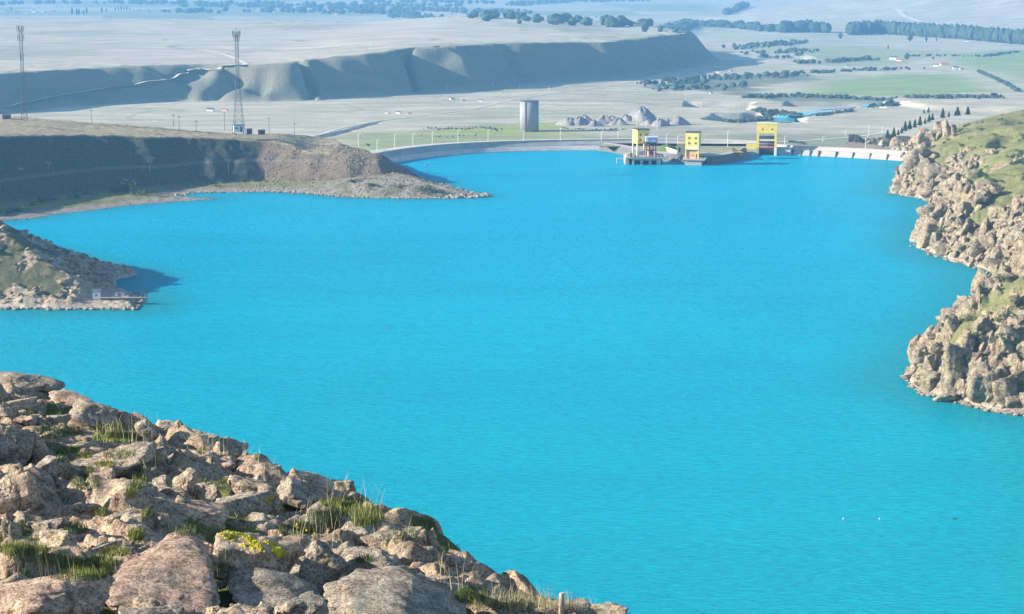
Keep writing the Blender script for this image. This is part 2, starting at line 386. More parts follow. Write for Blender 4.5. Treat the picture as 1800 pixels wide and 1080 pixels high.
def tintG(x, y, z):
    c = np.zeros(x.shape+(3,)); c[:] = (0.62,0.55,0.43)
    def blend(k, col):
        nonlocal c
        c = c*(1-k[..., None]) + k[..., None]*np.array(col)
    blend(sstep(-0.2, 0.5, fbm2(x/200, y/340, 4, 61))*0.5, (0.33,0.33,0.22))
    for p, col, w, k in GREEN:
        blend(k*sstep(-w*0.3, w, sdist(x, y, p) + 0.6*w*fbm2(x/60, y/60, 3, 62)), col)
    for p, w in BUSH: blend(0.8*sstep(-w*0.3, w, sdist(x, y, p) + w*1.4*fbm2(x/30, y/30, 3, 62)), (0.09,0.12,0.07))
    d = bluff_d(x, y)
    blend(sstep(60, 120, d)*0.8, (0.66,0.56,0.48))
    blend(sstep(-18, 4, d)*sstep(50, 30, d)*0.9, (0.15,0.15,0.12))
    blend(sstep(0.05, 0.35, fbm2(x/200, y/330, 5, 64))*sstep(80, 160, d)*0.65, (0.36,0.35,0.28)); sk = np.abs(fbm2(x/420+y/900, y/260, 3, 66)); blend(0.7*sstep(.018, .004, sk)*sstep(50, 110, d), (0.26,0.26,0.20))
    sk = np.abs(fbm2(x/260+y/500, y/200, 3, 67)); blend(0.55*sstep(.02, .004, sk)*(d < -20)*sstep(5000, 2500, y), (0.30,0.31,0.20))
    dh = sdist(x, y, HL); blend(sstep(0, 120, dh)*0.8, (0.52,0.45,0.40))
    far = sstep(3000, 4200, y)*sstep(60, -60, dh)
    fld = _h(np.floor(x/330+0.3*noise2(x/600,y/600,3)).astype(np.int64), np.floor(y/460).astype(np.int64), np.zeros(x.shape, np.int64), 9)
    blend(far*0.7*(fld > 0.55), (0.22,0.28,0.16)); blend(far*0.7*(fld < 0.25), (0.62,0.55,0.42))
    for poly, hh, w in TERR:
        if hh < -4: blend(0.75*sstep(-4, 6, sdist(x, y, poly)), (0.48,0.44,0.40))
    return c
def polar_grid(angs, ds):
    A, D = np.meshgrid(angs, ds); return D*np.tan(np.radians(A)), D
def build_ground():
    angs = np.concatenate([np.linspace(-42, -18.2, 60), np.linspace(-18, 18, 900), np.linspace(18.2, 42, 60)])
    ds = np.concatenate([np.linspace(10, 830, 40), np.linspace(840, 1180, 115), np.arange(1184, 2500, 4.5), np.geomspace(2506, 6000, 170), np.geomspace(6040, 20000, 60)])
    x, y = polar_grid(angs, ds); z = hG(x, y)
    me = npmesh('ground', np.stack([x.ravel(), y.ravel(), z.ravel()], 1), gridfaces(*x.shape), True, [M['ground']])
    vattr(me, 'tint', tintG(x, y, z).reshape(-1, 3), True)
    tag(link('ground', me), 'pale dry grass valley floor with a long shaded bluff', None, None, 'structure')
build_ground()
def GH(x, y): return float(hG(np.array([float(x)]), np.array([float(y)]))[0])
def on_ground(u, v):
    """world point where the sight line through a photo pixel meets the valley ground"""
    d = ray(u, v); D = np.concatenate([np.arange(880, 2600, 3.0), np.arange(2600, 9000, 12.0)])
    x = d.x/d.y*D; z = CAMH + d.z/d.y*D; h = hG(x, D); k = np.argmax(h >= z)
    if not (h >= z).any(): k = len(D)-1
    return Vector((x[k], D[k], h[k]))

# left shore: beach, embankment, plateau
LW = W([(-320,440),(-20,392),(35,385),(60,383),(100,376),(200,365),(260,358),(330,353),(378,350),(320,347),(300,344),(340,339),(470,337),(540,340),(600,346),(660,348),(720,349),(790,348),(850,346)]) + \
     [(-18,745),(-31,775),(-48,812),(-62,850),(-90,890),(-200,930),(-500,930),(-500,560)]
LE = W([(-420,420),(-60,370),(0,360),(120,344),(250,332),(380,322),(465,317),(600,322),(680,322),(722,318)], 2) + [(-38,778),(-54,812),(-66,850),(-90,880),(-200,925),(-500,925),(-500,600)]
def hL(x, y):
    n = 2.2*fbm2(x/22, y/22, 4, 71)
    dw = sdist(x, y, LW) + n; de = sdist(x, y, LE) + 1.2*n
    z = np.where(dw > 0, 0.08+np.minimum(dw*0.12, 1.6), dw*0.12)
    ks = sstep(-92, -48, x); z = np.where(dw > 0, z*(1-ks)+ks*(0.1+np.minimum(dw*0.30, 5.0)), z)
    crest = np.where(x < -104, 16.5+7*np.clip((-104-x)/91, 0, 1.2), 16.5-3.0*sstep(-104, -84, x))
    crest = crest + 0.6*fbm2(x/30, y/30, 3, 72) - 1.2*sstep(-95, -80, x)
    e = 2 + np.maximum(de, 0)*0.66 + 0.9*noise2(x/9, y/16, 73)*sstep(0, 6, de)
    z = np.where(de > 0, np.maximum(np.minimum(e, crest), z), z)
    z = z + 0.35*fbm2(x/3.0, y/3.0, 3, 74)*sstep(0, 4, dw)
    far = sstep(0, 1, 0) + np.maximum(y-(812+46*sstep(-120, -70, x)), 0)
    z = z - far*0.55*(x < -70) - np.maximum(y-905, 0)*0.8
    return z, dw, de, crest
def build_left():
    xs = np.arange(-330, 2, 0.75); ys = np.arange(600, 960, 0.75); x, y = np.meshgrid(xs, ys)
    z, dw, de, crest = hL(x, y)
    me = npmesh('left_shore', np.stack([x.ravel(), y.ravel(), z.ravel()], 1), gridfaces(*x.shape), True, [M['shore']])
    c = np.zeros(x.shape+(3,)); c[:] = (0.52,0.45,0.41)
    def bl(k, col):
        nonlocal c
        c = c*(1-k[..., None])+k[..., None]*np.array(col)
    bl(sstep(5, 9, dw + 3*fbm2(x/12, y/12, 3, 75)), (0.36,0.36,0.16))
    bl(sstep(-1, 2, de), (0.125,0.135,0.115))
    bl(sstep(-1, 2, de)*sstep(-108, -102, x), (0.36,0.27,0.21))
    bl(sstep(-95, -60, x)*sstep(1, -2, de), (0.52,0.47,0.41)); bl(sstep(-95, -60, x)*sstep(1, -2, de)*sstep(0.0, 0.3, fbm2(x/9, y/9, 3, 78))*.8, (0.22,0.23,0.12))
    bl(0.5*sstep(0.9, 0.2, np.abs(z-9.5-0.8*noise2(x/30, y/30, 79)))*(de > 2)*(de < 25), (0.45,0.40,0.33))
    bl(sstep(0.8, 0.1, crest-z)*(de > 8)*(x < -75), (0.66,0.55,0.38))
    bl(sstep(0.8, 0.1, crest-z)*(de > 8)*(x < -75)*sstep(0.1, 0.4, fbm2(x/40, y/10, 3, 76))*0.7, (0.30,0.30,0.16))
    vattr(me, 'tint', c.reshape(-1, 3), True)
    tag(link('left_shore', me), 'scrubby embankment and pale beach on the left shore', None, None, 'structure')
build_left()
def LH(x, y): return float(hL(np.array([float(x)]), np.array([float(y)]))[0][0])
def march(f, u, v, D0, D1, st=0.5):
    d = ray(u, v); D = np.arange(D0, D1, st); x = d.x/d.y*D; z = CAMH+d.z/d.y*D; h = f(x, D)
    ok = h >= z; k = int(np.argmax(ok)) if ok.any() else len(D)-1
    return Vector((x[k], D[k], h[k]))
def on_left(u, v): return march(lambda x, y: np.maximum(hL(x, y)[0], 0), u, v, 600, 930)

# headland on the left
HP = [(-420,455),(-160,490)] + W([(0,542),(100,544),(180,543),(236,543),(240,530),(226,517),(207,514),(205,494)]) + [(-109,540),(-124,556),(-150,585),(-240,640),(-420,640)]
def hH(x, y):
    d = sdist(x, y, HP) + 1.2*fbm2(x/9, y/9, 3, 81)
    cx = np.interp(x, [-420,-230,-145,-127,-117,-109,-104], [60,42,20.0,12.0,6.6,4.8,3.4])
    ridge = np.interp(x, [-300,-145,-117], [560,529,523])
    b = np.minimum(np.maximum(d, 0)*(0.95+1.6*sstep(514, 520, y)), 2.4 + np.maximum(d-6, 0)*0.55)
    z = np.minimum(b, cx*(1-0.00025*(y-ridge)**2))
    rk, e = blocks(x, y, 4.5, 82); r2, e2 = blocks(x, y, 1.7, 83)
    m = sstep(-0.10, 0.20, fbm2(x/13, y/13, 3, 84) + 0.5*sstep(14, 0, d) + 0.06 + 0.25*sstep(-125, -112, x))
    fl = sstep(-117, -113, x)*sstep(511, 505, y)
    z = np.where(d > 0, z + m*(1.1*rk+0.5*r2)*sstep(0, 3, d) + 0.45*fbm2(x/3, y/3, 4, 85), d*0.7)
    z = np.where(d > 0, z*(1-fl) + fl*np.minimum(z, 1.15+0.3*noise2(x/1.5, y/1.5, 86)), z)
    return z, m, d
def build_headland():
    x, y = np.meshgrid(np.arange(-240, -92, 0.42), np.arange(460, 610, 0.42)); z, m, d = hH(x, y)
    me = npmesh('headland', np.stack([x.ravel(), y.ravel(), z.ravel()], 1), gridfaces(*x.shape), True, [M['headland']])
    vattr(me, 'rock', m.ravel()*0.9)
    tag(link('headland', me), 'rocky green headland on the left with a pump house at its foot', None, None, 'structure')
build_headland()
def on_head(u, v): return march(lambda x, y: np.maximum(hH(x, y)[0], 0), u, v, 455, 620)

# cliff on the right
CW = [(150,1010),(188,940),(186,905)] + W([(1590,283),(1600,300),(1580,322),(1565,340),(1610,348),(1650,356),(1658,371),(1640,384),(1618,400),(1612,432),(1650,452),(1700,467),(1735,476),(1738,520),(1755,531),(1700,570),(1664,600),(1635,625),(1592,662),(1618,690),(1680,706),(1740,723),(1800,729),(1900,740),(2050,800),(2200,860)]) + [(600,240),(600,1010)]
def hC(x, y, coarse=False):
    d0 = sdist(x, y, CW); d = d0 + 2.0*fbm2(x/11, y/11, 3, 91)
    A = np.interp(y, [300,400,500,620,700,760,800,850,885,930,990], [26,27,26,28,28,28,28,20,10,4,-34])
    dd = np.maximum(d, 0)
    z = A*(1-np.exp(-dd/15.0)) + 0.02*np.maximum(d-30, 0)*sstep(880, 700, y)
    z = z + 4.5*fbm2(x/48, y/48, 3, 92)*sstep(4, 26, d)*sstep(930, 800, y)
    gl = 1-np.abs(noise2(x/40+y/70, y/30, 93))*2; z = z - 4.0*sstep(0.55, 1, gl)*sstep(2, 10, d)*sstep(45, 25, d)
    m = sstep(-0.12, 0.16, fbm2(x/15, y/15, 4, 94) + 0.34*sstep(26, 2, d) - 0.31 - 0.12*sstep(22, 40, d) + 0.25*sstep(680, 520, y)*sstep(50, 20, d))
    m = m*(1 - 0.85*sstep(14, 30, d + 8*noise2(x/20, y/20, 99))*sstep(560, 660, y))
    m = np.maximum(m, sstep(5, 2, d))
    b1, e1 = blocks(x, y, 9, 95, 0.9); b2, e2 = blocks(x, y, 3.6, 96, 0.9); b3, e3 = blocks(x, y, 1.5, 97, 0.8)
    r = 3.6*b1*sstep(0, .2, e1) + 2.0*b2*sstep(0, .2, e2) + 0.8*b3 - 0.5*sstep(0.12, 0, e1) - 0.35*sstep(0.15, 0, e2)
    z = np.where(d > 0, z + m*r*sstep(-1, 5, d) + 0.5*m*sstep(0, 2, d) + 0.25*fbm2(x/3, y/3, 3, 98), np.maximum(d*0.8, -40))
    return z, m, d
def build_cliff():
    t = np.concatenate([np.arange(-28, 62, 0.45), np.geomspace(62.6, 200, 60)]); yy = np.arange(320, 1010, 0.5)
    T, y = np.meshgrid(t, yy); x = T + 0.207*y; z, m, d = hC(x, y)
    me = npmesh('cliff', np.stack([x.ravel(), y.ravel(), z.ravel()], 1), gridfaces(*x.shape), False, [M['crag_ground']])
    vattr(me, 'rock', m.ravel()*0.9 + 0.15*sstep(4, 1, d).ravel())
    tag(link('cliff', me), 'craggy granite cliff with green turf along the right shore', None, None, 'structure')
build_cliff()
def on_cliff(u, v): return march(lambda x, y: np.maximum(hC(x, y)[0], 0), u, v, 330, 1000)

# foreground slope
FC = [PD(*q) for q in [(-160,650,46),(0,668,44),(100,702,42),(170,732,40),(225,765,38.5),(300,770,37.5),(430,815,36),(500,850,34.5),(600,880,32.5),(680,940,30),(755,980,28.5),(790,1030,26.5),(850,1066,25),(1000,1085,23.3),(1110,1096,22.8),(1260,1140,21.5)]]
FB = [PD(*q) for q in [(0,1080,19),(450,1085,20.0),(900,1120,21),(-200,1080,19),(0,860,28.5),(250,900,27),(500,980,25),(200,780,36)]]
_A = np.array([[1, p.x, p.y, p.x*p.x, p.x*p.y, p.y*p.y] for p in FC+FB]); FK = np.linalg.lstsq(_A, np.array([p.z for p in FC+FB]), rcond=None)[0]
FPOLY = [(p.x, p.y) for p in FC] + [(6,16),(6,-6),(-60,-6),(-60,60)]
def hF(x, y, det=True):
    d = sdist(x, y, FPOLY) + (0.5*fbm2(x/2.2, y/2.2, 3, 101) if det else 0)
    xx = np.clip(x, -24, 4); yc = np.clip(y, 14, 48)
    z = FK[0]+FK[1]*xx+FK[2]*yc+FK[3]*xx*xx+FK[4]*xx*yc+FK[5]*yc*yc
    o = np.maximum(-d, 0); z = z - np.where(o < 3, o*o*0.35, 3.15+(o-3)*1.15)
    m = np.ones(x.shape)
    if det:
        b1, e1 = blocks(x+0.4*y, y*1.15, 2.6, 102, 1.0); b2, e2 = blocks(x, y*1.3, 1.05, 103, 1.0); b3, e3 = blocks(x, y*1.2, 0.42, 104, 0.9)
        m = sstep(-0.16, 0.06, fbm2(x/2.0+7, y/3.2, 4, 105)+0.14)
        z = z + 0.6*b1*sstep(0, .3, e1) + 0.30*b2*(0.4+0.6*m)*sstep(0, .3, e2) + 0.11*b3*m*sstep(0, .3, e3) - 0.10*sstep(0.10, 0, e1) - 0.09*sstep(0.1, 0, e2)*m + 0.09*fbm2(x/0.6, y/0.6, 5, 106, 0.6) + 0.1*m
    return z, m, d
def build_fore():
    angs = np.linspace(-27, 22, 720); ds = np.concatenate([np.arange(8, 16, 0.1), np.arange(16, 47, 0.055), np.geomspace(47.2, 150, 70)])
    x, y = polar_grid(angs, ds); z, m, d = hF(x, y)
    me = npmesh('rocky_slope', np.stack([x.ravel(), y.ravel(), z.ravel()], 1), gridfaces(*x.shape), True, [M['rock_ground']])
    vattr(me, 'rock', (m*0.85+0.1).ravel())
    tag(link('rocky_slope', me), 'foreground granite slope with turf between the rocks', None, None, 'structure')
build_fore()
def on_fore(u, v): return march(lambda x, y: hF(x, y, False)[0], u, v, 12, 70, 0.05)
def FH(x, y): return float(hF(np.array([float(x)]), np.array([float(y)]))[0][0])

# the reservoir
def build_water():
    xs = np.arange(-420, 331, 2.5); x, tt_ = np.meshgrid(xs, np.linspace(0, 1, 350))
    dp = [(-420,790),(-78,790),(-70,835)] + [(p.x, p.y+4) for p in (P(u, v) for u, v in [(660,293),(695,285.5),(760,276),(830,270.5),(900,267.5),(980,265.5),(1060,264.5),(1140,264),(1250,265),(1345,269),(1380,272.5),(1430,274.5),(1480,277),(1535,280),(1590,283.5)])] + [(200,876),(331,876)]
    ym = np.interp(x, [p[0] for p in dp], [p[1] for p in dp]); y = 60+tt_*(ym-60)
    me = npmesh('water', np.stack([x.ravel(), y.ravel(), 0*x.ravel()], 1), gridfaces(*x.shape), True, [M['water']])
    sh = np.maximum(sstep(-26, 0, sdist(x, y, CW))*0.7, sstep(-24, 0, sdist(x, y, HP))*0.9)
    sh = np.maximum(sh, sstep(-18, 0, sdist(x, y, LW))*0.7); sh = np.maximum(sh, sstep(28, 66, x-0.14*y)*sstep(440, 320, y)*0.6)  # shallows; the near right term puts the bank's reflection into the water colour
    vattr(me, 'shallow_reflect', sh.ravel())
    tag(link('water', me), 'turquoise reservoir with fine wind ripples', None, None, 'structure')
build_water()
# ------------------------------------------------------------------ dam and spillway
def polyoff(poly, off):
    out = []
    for i in range(len(poly)):
        a = Vector(poly[max(i-1, 0)]); b = Vector(poly[min(i+1, len(poly)-1)]); d = (b-a).normalized()
        out.append((poly[i][0]-d.y*off, poly[i][1]+d.x*off))
    return out
def resample(poly, step):
    out = []; 
    for a, b in zip(poly[:-1], poly[1:]):
        a = Vector(a); b = Vector(b); n = max(1, int((b-a).length/step))
        out += [tuple(a.lerp(b, k/n)) for k in range(n)]
    return out + [tuple(poly[-1])]
def smooth_poly(p, it=3):
    for _ in range(it):
        q = [p[0]]
        for a, b in zip(p[:-1], p[1:]):
            a = Vector(a); b = Vector(b); q += [tuple(a.lerp(b, .25)), tuple(a.lerp(b, .75))]
        p = q + [p[-1]]
    return p
def sweep(name, poly, prof, mat, parent=None, smooth=False, zs=None):
    rows = []
    for o, z in prof:
        rows.append([(x, y, z + (zs[i] if zs else 0)) for i, (x, y) in enumerate(polyoff(poly, o))])
    co = np.array(rows).reshape(-1, 3); me = npmesh(name, co, gridfaces(len(prof), len(poly)), smooth)
    return link(name, me, mat, parent)
DAM = smooth_poly(W([(632,300),(695,285.5),(760,276),(830,270.5),(900,267.5),(980,265.5),(1060,264.5),(1140,264),(1250,265),(1345,269)]), 2)
DAM = resample(DAM, 6)
t = thing('dam', 'long curved concrete faced dam closing the far end of the reservoir', 'dam')
sweep('lower_face', DAM, [(-8,-5),(0,-0.02),(0.25,0.4),(2.4,2.1)], M['concrete'], t)
sweep('berm', DAM, [(2.4,2.1),(3.1,2.13),(3.15,2.3)], M['pale_concrete'], t)
sweep('upper_face', DAM, [(3.15,2.3),(5.5,4.2)], paint('darker_concrete', (0.33,0.33,0.32), 0.9, var=0.2, scale=0.2), t)  # upper band in a darker concrete tone
sweep('parapet', DAM, [(5.5,4.2),(5.5,4.9),(5.85,4.9),(5.85,4.3)], M['pale_concrete'], t)
sweep('road', DAM, [(5.85,4.3),(16,4.3)], M['concrete'], t)
sweep('downstream_slope', DAM, [(16,4.3),(16.6,4.1),(62,-22),(74,-29)], M['grass_dark'], t)
SPILL = resample(smooth_poly(W([(1352,270),(1380,272.5),(1430,274.5),(1480,277),(1535,280),(1590,283.5),(1625,287)]), 2), 4)
t = thing('spillway_wall', 'bright curved concrete spillway wall with dark slanted ribs', 'spillway')
sweep('lower_wall', SPILL, [(-3,-4),(0,0),(1.5,2.3)], M['pale_concrete'], t)
sweep('ledge', SPILL, [(1.5,2.3),(3.6,2.35)], M['concrete'], t)
sweep('upper_wall', SPILL, [(3.6,2.35),(4.6,3.7),(4.6,4.2),(4.9,4.2),(4.9,3.7)], M['pale_concrete'], t)
sweep('crest_road', SPILL, [(4.9,3.7),(11,3.7)], M['concrete'], t)
sweep('rear_slope', SPILL, [(11,3.7),(12,3.5),(50,-20),(66,-29)], M['gravel'], t)
for u, v in [(1392,273),(1407,273.6),(1423,274.3),(1438,275),(1468,276.5),(1498,278),(1528,279.6),(1558,281.5),(1590,283.5)]:
    p = P(u, v, 0); m = MB(); s = Vector((p.x, p.y)); k = min(range(len(SPILL)-1), key=lambda i: (Vector(SPILL[i])-s).length)
    d = (Vector(SPILL[k+1])-Vector(SPILL[k])).normalized(); nn = Vector((-d.y, d.x)); a = 0.17
    def q(al, of, z): w = s + d*al + nn*of; return (w.x, w.y, z)
    m.add([q(-a,-0.6,-0.6), q(a,-0.6,-0.6), q(a,0.9,2.62), q(-a,0.9,2.62), q(-a,0.3,-0.9), q(a,0.3,-0.9), q(a,1.9,2.62), q(-a,1.9,2.62)],
          [(0,1,2,3),(1,5,6,2),(5,4,7,6),(4,0,3,7),(3,2,6,7),(0,4,5,1)])
    m.build('rib', M['darksteel'], t)

# causeway between the intake towers
CA = resample(smooth_poly(W([(1052,265),(1075,268),(1098,273),(1120,279),(1168,284),(1205,286),(1240,289),(1270,288.5),(1300,283),(1314,276),(1322,266)]), 2), 3)
CAt = thing('causeway', 'shade-darkened rubble causeway with pale concrete top linking the yellow towers', 'causeway')
zj = [0.5*math.sin(i*1.7) for i in range(len(CA))]
bank = sweep('rubble_bank', CA, [(-2.5,-3),(-0.6,-0.3),(0.5,1.2),(1.7,2.6),(2.6,3.5)], paint('rubble', (0.13,0.13,0.13), 0.95, var=0.5, scale=0.8), CAt)  # bank colour darkened to hold the shade on its face
ed = polyoff(CA, 2.6); m = MB(); poly = ed + [(ed[-1][0]+3, 903), (ed[0][0]-2, 905)]
m.prism(poly, 3.0, 3.5); m.build('fill', M['turf'], CAt)
sweep('path', CA[:-9], [(2.55,3.4),(2.6,3.56),(6.0,3.56),(6.1,3.4)], M['pale_concrete'], CAt)
m = MB(); cc = P(1172, 268, 3.5)
rows = []
for j in range(9):
    for i in range(16):
        r = j/8; a = i/16*2*math.pi; rows.append((cc.x+1+6.5*r*math.cos(a), cc.y+9+4.5*r*math.sin(a), 3.4+2.6*(1-r*r)*(1+0.15*math.sin(3*a))))
fs = [(j*16+i, j*16+(i+1)%16, (j+1)*16+(i+1)%16, (j+1)*16+i) for j in range(8) for i in range(16)]
tag(MB().add(rows, fs).build('grassy_mound', M['grass_dark'], None, True), 'small green mound behind the red steel hoist frame', 'mound')
m = MB()
a, b = P(1166, 262, 4.2), P(1206, 272, 4.2)
m.add([(a.x,a.y,3.5),(b.x,b.y,3.5),(b.x,b.y,4.7),(a.x,a.y,5.4),(a.x+.5,a.y+.5,3.5),(b.x+.5,b.y+.5,3.5),(b.x+.5,b.y+.5,4.7),(a.x+.5,a.y+.5,5.4)],
      [(0,1,2,3),(4,7,6,5),(3,2,6,7),(0,3,7,4),(1,5,6,2)])
tag(m.build('retaining_wall', M['cream'], None), 'low cream retaining wall running down to the middle yellow tower', 'wall')
m = MB(); a = P(1300, 268, 3.55); m.add([(a.x-3.5,a.y-1,3.56),(a.x+2,a.y-1,3.56),(a.x+1,a.y+5,3.56),(a.x-3,a.y+5,5.6),(a.x-3.5,a.y-1,3.9),(a.x+2,a.y-1,3.6)], [(0,1,5,4),(4,5,2,3),(0,4,3)])
tag(m.build('ramp', M['orange'], None), 'small orange ramp on the causeway beside the big gatehouse', 'ramp')

def rbox(name, mat, parent, *b):
    m = MB(); m.box(*b); o = m.build(name, mat, parent)
    return o
def window(parent, x, z, w, h, y, lab=None):
    m = MB(); m.box(x-w/2-.12, x+w/2+.12, y-0.06, y+0.02, z-.14, z).box(x-w/2-.1, x-w/2, y-0.05, y+.02, z, z+h).box(x+w/2, x+w/2+.1, y-0.05, y+.02, z, z+h).box(x-.04, x+.04, y-0.05, y+.02, z, z+h).box(x-w/2-.1, x+w/2+.1, y-0.05, y+.02, z+h, z+h+.08)
    f = m.build('window', M['cream'], parent)
    m = MB(); m.box(x-w/2, x+w/2, y-0.025, y+0.02, z, z+h); m.build('pane', M['dark'], f)
def railing(parent, pts, h=1.0, name='railing', mat='white'):
    m = MB()
    for a, b in zip(pts[:-1], pts[1:]):
        a = Vector(a); b = Vector(b); n = max(1, int((b-a).length/1.6))
        for k in range(n+1):
            p = a.lerp(b, k/n); m.tube(p, p+Vector((0,0,h)), .04, n=4)
        for hh in (h, h*.5): m.tube(a+Vector((0,0,hh)), b+Vector((0,0,hh)), .035, n=4)
    return m.build(name, M[mat], parent)
# intake tower with the red hoist frame
ox, oy = 60.6, 851.0
T1 = thing('intake_platform', 'concrete intake platform on piers standing in the water, leftmost', 'platform', (ox, oy, 0))
rbox('deck', M['pale_concrete'], T1, -9, 9, -1.2, 13, 2.75, 3.45)
rbox('deck_edge', M['red_trim'], T1, -6.0, 5.8, -1.0, -0.8, 3.45, 3.7)
rbox('pier_gap_shade', M['dark'], T1, -7.2, 8.2, 6, 6.6, -4, 2.75)  # near-black sheet paints the shade in the openings between the piers
for x, w in ((-8.3,1.7),(-5.6,1.0),(-1.75,1.1),(2.1,1.1),(6.1,1.9)): rbox('pier', M['pale_concrete'] if x < -8 else M['concrete'], T1, x-w/2+.05, x+w/2, 0, 12.4, -5, 2.75)
rbox('lintel', M['concrete'], T1, -6.1, 7.05, 0.15, 0.9, 1.9, 2.75)
railing(T1, [(-8.8,8,3.45),(-8.8,-1,3.45),(8.8,-1,3.45),(8.8,8,3.45)])
m = MB(); m.box(-13.0, -9.0, 4, 6, 2.1, 2.5).tube((-12.6,4.5,-3),(-12.6,4.5,2.1),.25).tube((-12.6,5.6,-3),(-12.6,5.6,2.1),.25); m.build('side_landing', M['pale_concrete'], T1)
def crate(x, y, w, d, h, mt, lab):
    m = MB(); m.box(-w/2,w/2,-d/2,d/2,0,h).box(-w/2-.06,w/2+.06,-d/2-.06,d/2+.06,h-.12,h+.03).box(-w/2-.04,-w/2+.1,-d/2-.04,-d/2+.1,0,h).box(w/2-.1,w/2+.04,-d/2-.04,-d/2+.1,0,h)
    tag(m.build('storage_crate', M[mt], None, loc=(x, y, 3.45)), lab, 'crate')
crate(ox-7.0, oy+3, 2.0, 2.0, 1.3, 'orange', 'orange storage crate at the left corner of the intake platform')
crate(ox-4.9, oy+1.2, 1.2, 1.4, 0.9, 'red_trim', 'low red crate beside the orange crate on the platform')
crate(ox+6.1, oy+1.5, 1.1, 1.4, 1.2, 'red_trim', 'red crate on the platform right of the hoist frame')
crate(ox+7.7, oy+2.4, 1.3, 1.3, 1.1, 'darksteel', 'dark crate at the right corner of the platform')
crate(ox-6.4, oy+0.6, 1.0, .8, 1.7, 'red_steel', 'dark red winch housing at the front left of the intake platform')
crate(ox+4.9, oy+0.6, .9, .8, 1.5, 'red_steel', 'dark red winch housing right of the hoist frame legs')
g = thing('gatehouse', 'tall yellow gatehouse on columns behind the red steel hoist frame', 'gatehouse', (ox-1.6, oy+7.2, 3.45), math.radians(16))
rbox('upper_storey', M['yellow'], g, -3.0, 3.0, -3.2, 3.4, 5.7, 12.0)
rbox('roof', M['roofing'], g, -3.2, 3.2, -3.4, 3.6, 12.0, 12.35)
for sx in (-2.7, 2.7):
    for sy in (-2.9, 3.1): rbox('column', M['cream'], g, sx-.3, sx+.3, sy-.3, sy+.3, 0, 5.7)
rbox('crossbeam', M['yellow'], g, -2.4, 2.4, -3.1, -2.7, 2.7, 3.1)
rbox('machinery', M['lilac'], g, -1.5, 1.2, -0.5, 1.5, 0, 2.2)
for x in (-1.4, 1.4):
    for z in (9.3, 7.0): window(g, x, z, 0.95, 1.0, -3.2)
h = thing('hoist_frame', 'dark red steel hoist frame with a pale lilac cab on top', 'hoist', (ox+2.7, oy+1.6, 3.45))
for sx in (-2.1, -0.7, 0.9, 2.1):
    for sy in (-1.2, 1.6):
        m = MB(); m.box(sx-.16, sx+.16, sy-.16, sy+.16, 0, 6.6); m.build('leg', M['red_steel'], h)
m = MB()
for z in (2.9, 5.9):
    m.box(-2.3,2.3,-1.3,-1.05,z,z+.3).box(-2.3,2.3,1.5,1.72,z,z+.3).box(-2.3,-2.05,-1.2,1.6,z,z+.25).box(2.05,2.3,-1.2,1.6,z,z+.25)
m.tube((-.7,-1.2,0),(.9,-1.2,2.9),.09).tube((.9,-1.2,0),(-.7,-1.2,2.9),.09).tube((-.7,-1.2,3.1),(.9,-1.2,5.9),.09)
m.build('bracing', M['red_steel'], h)
rbox('winch', M['red_steel'], h, -0.9, 0.8, -0.4, 0.9, 0, 3.4)
rbox('cab_floor', M['darksteel'], h, -2.7, 3.0, -1.7, 2.1, 6.6, 6.9)
rbox('cab', M['lilac'], h, -1.9, 2.7, -1.5, 1.9, 6.9, 9.0)
rbox('end_panel', M['white'], h, -2.75, -1.92, -1.5, 1.9, 6.9, 8.8)
m = MB(); m.add([(-2.9,-1.8,8.95),(3.0,-1.8,9.0),(3.0,2.2,9.0),(-2.9,2.2,8.95),(-2.9,.2,9.5),(3.0,.2,9.5)], [(0,1,5,4),(2,3,4,5),(0,4,3),(1,2,5),(0,3,2,1)]); m.build('cab_roof', M['lilac'], h)
window(h, -1.2, 7.4, 0.5, 0.9, -1.5); window(h, 2.1, 7.4, 0.5, 0.9, -1.5)
# middle tower on its own pier
p = P(1219, 291, 0); px_, py_ = p.x, p.y
t = thing('intake_platform', 'small concrete pier platform in the water carrying the middle tower', 'platform', (px_, py_, 0), math.radians(-12))
rbox('pier', M['pale_concrete'], t, -3.9, 3.6, 0, 8, -5, 2.3)
rbox('deck', M['pale_concrete'], t, -4.9, 5.2, -0.7, 9, 2.3, 2.75)
rbox('pier_band', M['concrete'], t, -4.0, 3.7, -0.04, 8.02, 0.4, 0.62)
railing(t, [(-4.8,6,2.75),(-4.8,-.6,2.75),(5.1,-.6,2.75),(5.1,6,2.75)], 0.9)
g = thing('gatehouse', 'slim yellow gatehouse with four windows on the middle pier', 'gatehouse', (px_+0.1, py_+4.2, 2.75), math.radians(-14))
rbox('upper_storey', M['yellow'], g, -3.2, 3.0, -2.6, 3.0, 4.2, 11.9)
rbox('roof', M['roofing'], g, -3.35, 3.2, -2.8, 3.2, 11.9, 12.3)
rbox('parapet_band', M['cream'], g, -3.25, 3.05, -2.66, 3.03, 10.9, 11.1)
rbox('white_band', M['cream'], g, -3.22, 3.02, -2.63, 3.02, 4.2, 5.6)
rbox('lower_storey', M['orange'], g, -2.7, 2.5, -2.1, 2.8, 0, 4.0)
rbox('canopy', M['roofing'], g, -2.9, 2.7, -2.75, 2.8, 4.0, 4.2)
for sx in (-2.95, 2.75):
    rbox('column', M['yellow'], g, sx-.27, sx+.27, -2.6, -2.1, 0, 4.0)
for x in (-1.4, 1.5):
    for z in (9.0, 6.6): window(g, x, z, 1.0, 0.95, -2.6)
window(g, 0.1, 1.3, 0.7, 0.8, -2.1); 
dm = rbox('door', M['dark'], g, 1.7, 2.3, -2.16, -2.0, 0, 2.2)
an = thing('annex', 'small pale yellow annex with a dark doorway left of the middle tower', 'annex', tuple(P(1197, 272, 3.5)), math.radians(-14))
